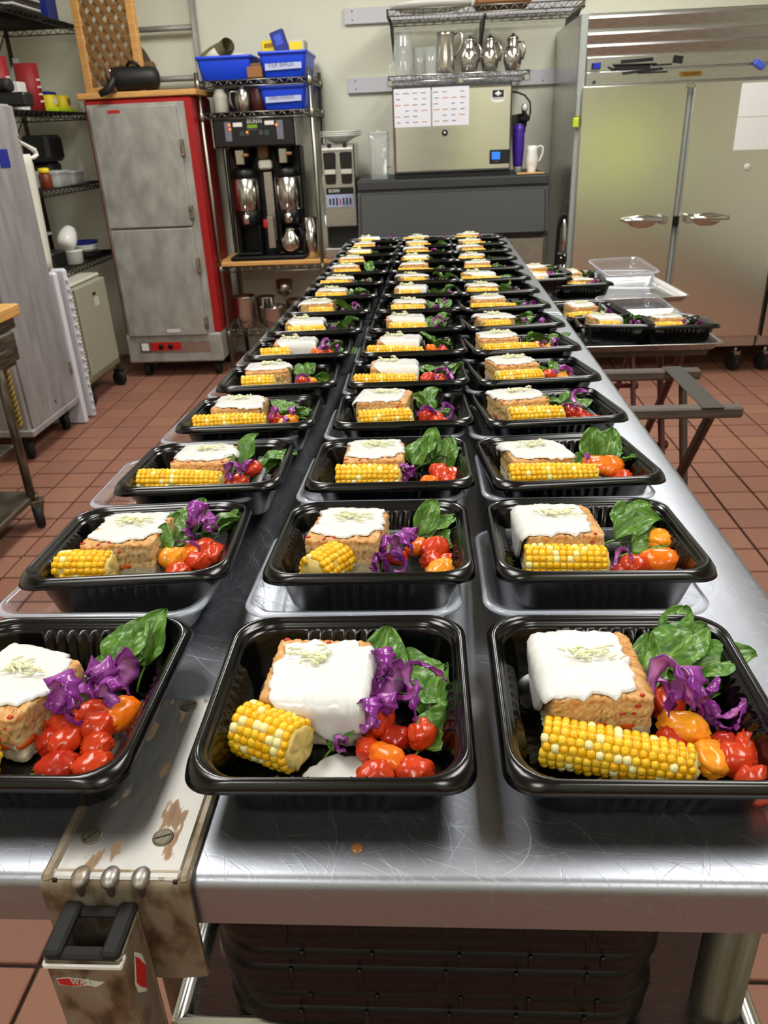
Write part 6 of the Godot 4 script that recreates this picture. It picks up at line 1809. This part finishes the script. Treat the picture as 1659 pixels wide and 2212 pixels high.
	b = MB.new(); b.lathe([Vector2(.055, 0), Vector2(.058, .004), Vector2(.058, .16), Vector2(.040, .22), Vector2(.018, .25), Vector2(.018, .28)], 20)
	part(o, "body", b, M.frosted)
	b = MB.new(); b.tube([Vector3(.02, .25, 0), Vector3(.06, .24, .01), Vector3(.075, .19, .01), Vector3(.058, .13, .01)], .010, 8)
	part(o, "handle", b, M.white_plastic)
	for k in 2:
		o = thing("yellow_tin", ["yellow printed tin on lime pad, left of two", "yellow printed tin on lime pad, right of two"][k], "tin", Vector3([-2.205, -2.18][k], y + .026, [-5.05, -5.18][k]), 0, "yellow tins on the left shelf")
		b = MB.new(); b.lathe([Vector2(.040, 0), Vector2(.041, .002), Vector2(.041, .066), Vector2(.038, .068)], 22)
		part(o, "tin", b, M.yellow_card)
		bx(o, "label", Vector3(.024, .034, .032), Vector3(.030, .036, .006), .002, [M.cream, M.paper_bag][k]).rotation.y = .65
	b = MB.new(); b.box(Vector3(-2.18, y + .013, -5.10), Vector3(.12, .024, .30), .006)
	solo("lime_pad", b, M.lime_pad, "lime green sponge pad under the yellow tins", "pad")
	b = MB.new(); b.box(Vector3(-2.30, y + .060, -5.22), Vector3(.10, .12, .12), .005)
	solo("blue_carton", b, M.blue_deep, "blue carton behind the yellow tins", "carton")
	b = MB.new(); b.lathe([Vector2(.036, 0), Vector2(.038, .003), Vector2(.038, .055), Vector2(.034, .058)], 18)
	var wt := solo("white_tub", b, M.white_plastic, "small white tub at the shelf end by red cabinet", "tub"); wt.position = Vector3(-2.10, y + .003, -5.30)
	o = thing("white_pad", "stack of pale folded cloths beside the red roll", "cloth", Vector3(-2.12, y, -4.30))
	for k in 3: bx(o, "cloth", Vector3(0, .010 + .018 * k, 0), Vector3(.11, .016, .13), .006, M.linen)
	# top shelf
	b = MB.new(); b.box(Vector3(-2.15, 2.10, -5.06), Vector3(.14, .20, .12), .006)
	solo("blue_box", b, M.blue_deep, "blue box at the right end of top left shelf", "box")
	for k in 5:
		b = MB.new(); b.box(Vector3(-2.17, 2.008 + .014 * k, -4.72), Vector3(.20 - .008 * (k % 2), .012, .34 - .02 * (k % 3)), .003)
		solo("grey_tray", b, [M.panel_black, M.white_board, M.galvanised, M.panel_black, M.white_board][k], "flat tray in the pile on top left shelf, %s one" % ["lowest", "second lowest", "middle", "second highest", "highest"][k], "tray", "trays on the top left shelf")
	# third shelf: clear tubs, jar, glass
	y = 1.154
	for k in 2:
		b = tub(-.10, .10, -.09, .09, .085 - .01 * k, .012)
		var ct := solo("clear_tub", b, M.frosted, ["clear plastic tub on third left shelf, front one", "clear plastic tub on third left shelf, rear one"][k], "tub", "clear tubs on the left shelf")
		ct.position = Vector3(-2.17, y, -4.76 - .22 * k)
	o = thing("spice_jar", "brown spice jar with yellow lid on third left shelf", "jar", Vector3(-2.10, y, -4.56))
	b = MB.new(); b.lathe([Vector2(.032, 0), Vector2(.034, .003), Vector2(.034, .065), Vector2(.024, .080)], 18); part(o, "jar", b, mat("spice", Color(.42, .16, .07), .4))
	b = MB.new(); b.lathe([Vector2(.026, .079), Vector2(.030, .082), Vector2(.028, .104), Vector2(.010, .106)], 18); part(o, "lid", b, M.yellow_card)
	o = thing("glass_bottle", "clear glass bottle on third left shelf by red cabinet", "bottle", Vector3(-2.12, y, -5.12))
	b = MB.new(); b.lathe([Vector2(.034, 0), Vector2(.036, .003), Vector2(.036, .10), Vector2(.015, .14), Vector2(.014, .18), Vector2(.012, .18)], 20); part(o, "bottle", b, M.glass)
	o = thing("dark_case", "black equipment case hanging under second left shelf", "case", Vector3(-2.24, y, -4.92))
	bx(o, "case", Vector3(0, .20, 0), Vector3(.16, .14, .22), .02, M.nylon)
	bx(o, "case_foot", Vector3(0, .065, 0), Vector3(.12, .13, .16), .02, M.panel_black)
	# fourth shelf: dishes
	y = .729
	o = thing("white_crock", "round white lidded crock on lowest left shelf", "crock", Vector3(-2.11, y, -4.74))
	b = MB.new(); b.lathe([Vector2(.046, 0), Vector2(.052, .003), Vector2(.056, .068), Vector2(.060, .072), Vector2(.060, .078), Vector2(.05, .079)], 24); part(o, "crock", b, M.ceramic)
	o = thing("white_teapot", "white ceramic jug tipped over on top of crock", "jug", Vector3(-2.12, y + .082, -4.73))
	b = MB.new(); b.xf = Transform3D(Basis(Vector3.RIGHT, -.9), Vector3(0, .055, .01)); b.lathe([Vector2(.030, -.06), Vector2(.050, -.045), Vector2(.056, 0), Vector2(.048, .05), Vector2(.036, .075), Vector2(.034, .08)], 22); part(o, "body", b, M.ceramic)
	for k in 3:
		b = MB.new(); b.lathe([Vector2(.035, 0), Vector2(.05, .003), Vector2(.085, .030), Vector2(.083, .032), Vector2(.045, .008)], 24)
		var bw := solo("dish", b, [M.ceramic, M.ceramic, M.blue_deep][k], ["white dish on lowest left shelf, bottom of stack", "white dish on lowest left shelf, middle of stack", "blue dish on top of the white dishes"][k], "dish", "" if k == 2 else "white dishes on the lowest left shelf"); bw.position = Vector3(-2.14, y + .03 + .018 * k, -5.00)
	b = MB.new(); b.box(Vector3(-2.14, y + .015, -5.0), Vector3(.14, .028, .18), .006)
	solo("flat_box", b, M.panel_black, "flat dark box under the stack of dishes", "box")
	b = MB.new(); b.box(Vector3(-2.16, y + .05, -4.52), Vector3(.14, .10, .18), .01)
	solo("dark_crate", b, M.panel_black, "small dark crate beside the white crock", "crate")
	o = thing("cake_stand", "pale pedestal stand behind the crock", "stand", Vector3(-2.26, y + .0, -4.66))
	b = MB.new(); b.lathe([Vector2(.05, 0), Vector2(.02, .02), Vector2(.018, .16), Vector2(.08, .175), Vector2(.08, .185)], 22); part(o, "stand", b, M.frame_grey)
	# little work cart with drawers in the left foreground
	o = thing("prep_cart", "steel prep cart with butcher block top at left edge", "cart", Vector3.ZERO)
	bx(o, "block_top", Vector3(-1.89, .818, -2.42), Vector3(.68, .042, 1.00), .004, M.maple)
	o.get_node("block_top").set_meta("label", "butcher block top of maple")
	bx(o, "apron", Vector3(-1.90, .775, -2.42), Vector3(.66, .046, .96), .004, M.galvanised)
	var dw := bx(o, "drawer", Vector3(-1.87, .700, -2.44), Vector3(.64, .110, .80), .006, M.galvanised)
	b = MB.new(); b.tube([Vector3(-1.552, .705, -2.74), Vector3(-1.532, .707, -2.72), Vector3(-1.532, .707, -2.60), Vector3(-1.552, .705, -2.58)], .006, 8)
	part(dw, "handle", b, M.chrome)
	bx(o, "rail", Vector3(-1.88, .635, -2.42), Vector3(.62, .02, .84), .004, M.galvanised)
	for p in [Vector3(-1.565, 0, -2.71), Vector3(-2.18, 0, -2.71), Vector3(-1.565, 0, -2.02), Vector3(-2.18, 0, -2.02)]:
		b = MB.new(); b.bar(p + Vector3(-.01, .10, 0), p + Vector3(-.01, .78, 0), .017, 12)
		part(o, "leg", b, M.galvanised)
		caster(o, p, .050, 35, M.galvanised)
	bx(o, "bottom_shelf", Vector3(-1.88, .120, -2.36), Vector3(.62, .028, .80), .006, M.galvanised)
	bx(o, "middle_shelf", Vector3(-1.90, .33, -2.36), Vector3(.60, .022, .76), .005, M.galvanised)
	o = thing("gold_cord", "twisted gold cord hanging beside the prep cart", "cord", Vector3.ZERO)
	for s in 2:
		var pts := []
		for k in 60:
			var u := k / 59.0
			pts.append(Vector3(-1.66 + cos(u * 40 + s * PI) * .010, .62 - u * .27, -2.90 + sin(u * 40 + s * PI) * .010))
		b = MB.new(); b.tube(pts, .009, 6)
		part(o, "strand", b, M.gold_cord)

func stand(label: String, x0: float, x1: float, z0: float, z1: float, y: float, m: Material, rail: Material):
	var o := thing("tray_stand", label, "tray stand", Vector3.ZERO, 0, "")
	for z in [z0, z1]: bx(o, "rail", Vector3((x0 + x1) / 2, y - .012, z), Vector3(x1 - x0, .026, .034), .004, rail)
	var d := z1 - z0
	for x in [x0 + .055, x1 - .055]:
		for s in 2:
			var a := Vector3(x - .012 + .024 * s, y - .02, z1 if s == 0 else z0)
			var e := Vector3(x - .012 + .024 * s, .012, z0 - d * .7 if s == 0 else z1 + .04)
			var b := MB.new()
			b.box(Vector3.ZERO, Vector3(.016, a.distance_to(e), .026), .003)
			var l := part(o, "leg", b, m)
			var up := (a - e).normalized()
			l.transform = Transform3D(Basis(Vector3.RIGHT, up, Vector3.RIGHT.cross(up)), (a + e) / 2)
	for x in [x0 + .07, x1 - .07]:
		bx(o, "strap", Vector3(x, y + .002, (z0 + z1) / 2), Vector3(.05, .003, d + .04), .001, M.strap)
	var b := MB.new(); b.bar(Vector3(x0 + .055, y * .52, (z0 + z1) / 2), Vector3(x1 - .055, y * .52, (z0 + z1) / 2), .010, 8)
	part(o, "cross_bar", b, m)
	b = MB.new(); b.ball(Vector3(x1 - .035, y * .52, (z0 + z1) / 2), Vector3(.018, .018, .018), 10, 7)
	part(o, "knob", b, m)
func sheet_tray(label: String, c: Vector3, w: float, d: float, yaw: float):
	var b := MB.new(); b.smooth()
	var rings := []
	for q in [[-.03, 0.0], [-.014, .001], [-.004, .018], [.004, .019], [.004, .022], [-.006, .022], [-.016, .004], [-.03, .003]]:
		var ring := PackedVector3Array()
		for p in rr(w / 2 + q[0], d / 2 + q[0], .02, 6, 5)[0]: ring.append(Vector3(p.x, q[1], p.y))
		rings.append(ring)
	b.loft(rings)
	var o := solo("sheet_tray", b, M.steel, label, "tray")
	o.position = c; o.rotation_degrees.y = yaw
func right_stands():
	stand("dark wood folding tray stand without a tray, nearest", .36, .715, -2.06, -1.755, .77, M.dark_wood, M.stand_rail)
	stand("folding tray stand under the nearer loaded sheet tray", .42, .80, -2.62, -2.28, .775, M.red_wood, M.stand_rail)
	stand("folding tray stand under the farther loaded sheet tray", .42, .86, -3.28, -2.93, .775, M.red_wood, M.stand_rail)
	sheet_tray("steel sheet tray with three meal boxes, the nearer one", Vector3(.607, .780, -2.435), .42, .47, 0)
	sheet_tray("steel sheet tray with stacked meal boxes, the farther one", Vector3(.635, .780, -3.06), .56, .42, 3)
	var q := [[.500, .800, -2.505, 8.0, "rear left box on the nearer sheet tray"], [.535, .806, -2.318, -6.0, "front left box on the nearer sheet tray"], [.705, .800, -2.315, 0.0, "right-hand box on the nearer sheet tray"],
		[.555, .800, -3.12, 0.0, "rear middle box on the farther sheet tray"], [.545, .806, -2.955, 2.0, "front middle box on the farther sheet tray"], [.415, .830, -3.09, 6.0, "rear left box on the farther sheet tray"], [.395, .830, -2.94, 4.0, "front left box on the farther sheet tray"]]
	for k in q.size():
		var p: Array = q[k]
		var t := Transform3D(Basis(Vector3.UP, deg_to_rad(p[3])) * Basis(Vector3.RIGHT, deg_to_rad(0.0 if k in [0, 3, 5] else -5.0)), Vector3(p[0], p[1] - .012, p[2]))
		meal_box(t, "filled black meal box, " + p[4], "meal boxes on the sheet trays", -4.0 if k == 2 else 99.0)
		var r := RandomNumberGenerator.new(); r.seed = 900 + k
		var c := [["S", k % 5, -.010 + r.randfn(0, .01), -.034, r.randfn(0, 6)], ["C", [1, 3, 1, 1, 1, 1, 1][k], -.020 + r.randfn(0, .01), .033, r.randfn(0, 8), 20, .002]]
		fill("tray%d" % k, t, "in " + ("nearer" if k < 3 else "farther") + " sheet tray's " + ["rear left", "front left", "right-hand", "rear middle", "front middle", "rear left", "front left"][k] + " box", c + greens(900 + k, .5), false, .010)
	for s in [[Vector3(.67, .795, -2.60), 10.0, "loose clear lid leaning behind right box on nearer tray"], [Vector3(.735, .800, -3.05), -8.0, "loose clear lid on the farther tray, lower one"], [Vector3(.750, .830, -3.16), 12.0, "loose clear lid on the farther tray, upper one"]]:
		var o := thing("loose_lid", s[2], "lid", s[0] + Vector3(0, .034, 0), s[1], "")
		var l := inst("lid", lid_shape, M.clear_lid, o)
		var e := inst("lid_edge", lid_edge, M.clear_edge, o)
		for n in [l, e]: n.position = Vector3(0, 0, .110)
		o.rotation_degrees.x = 8
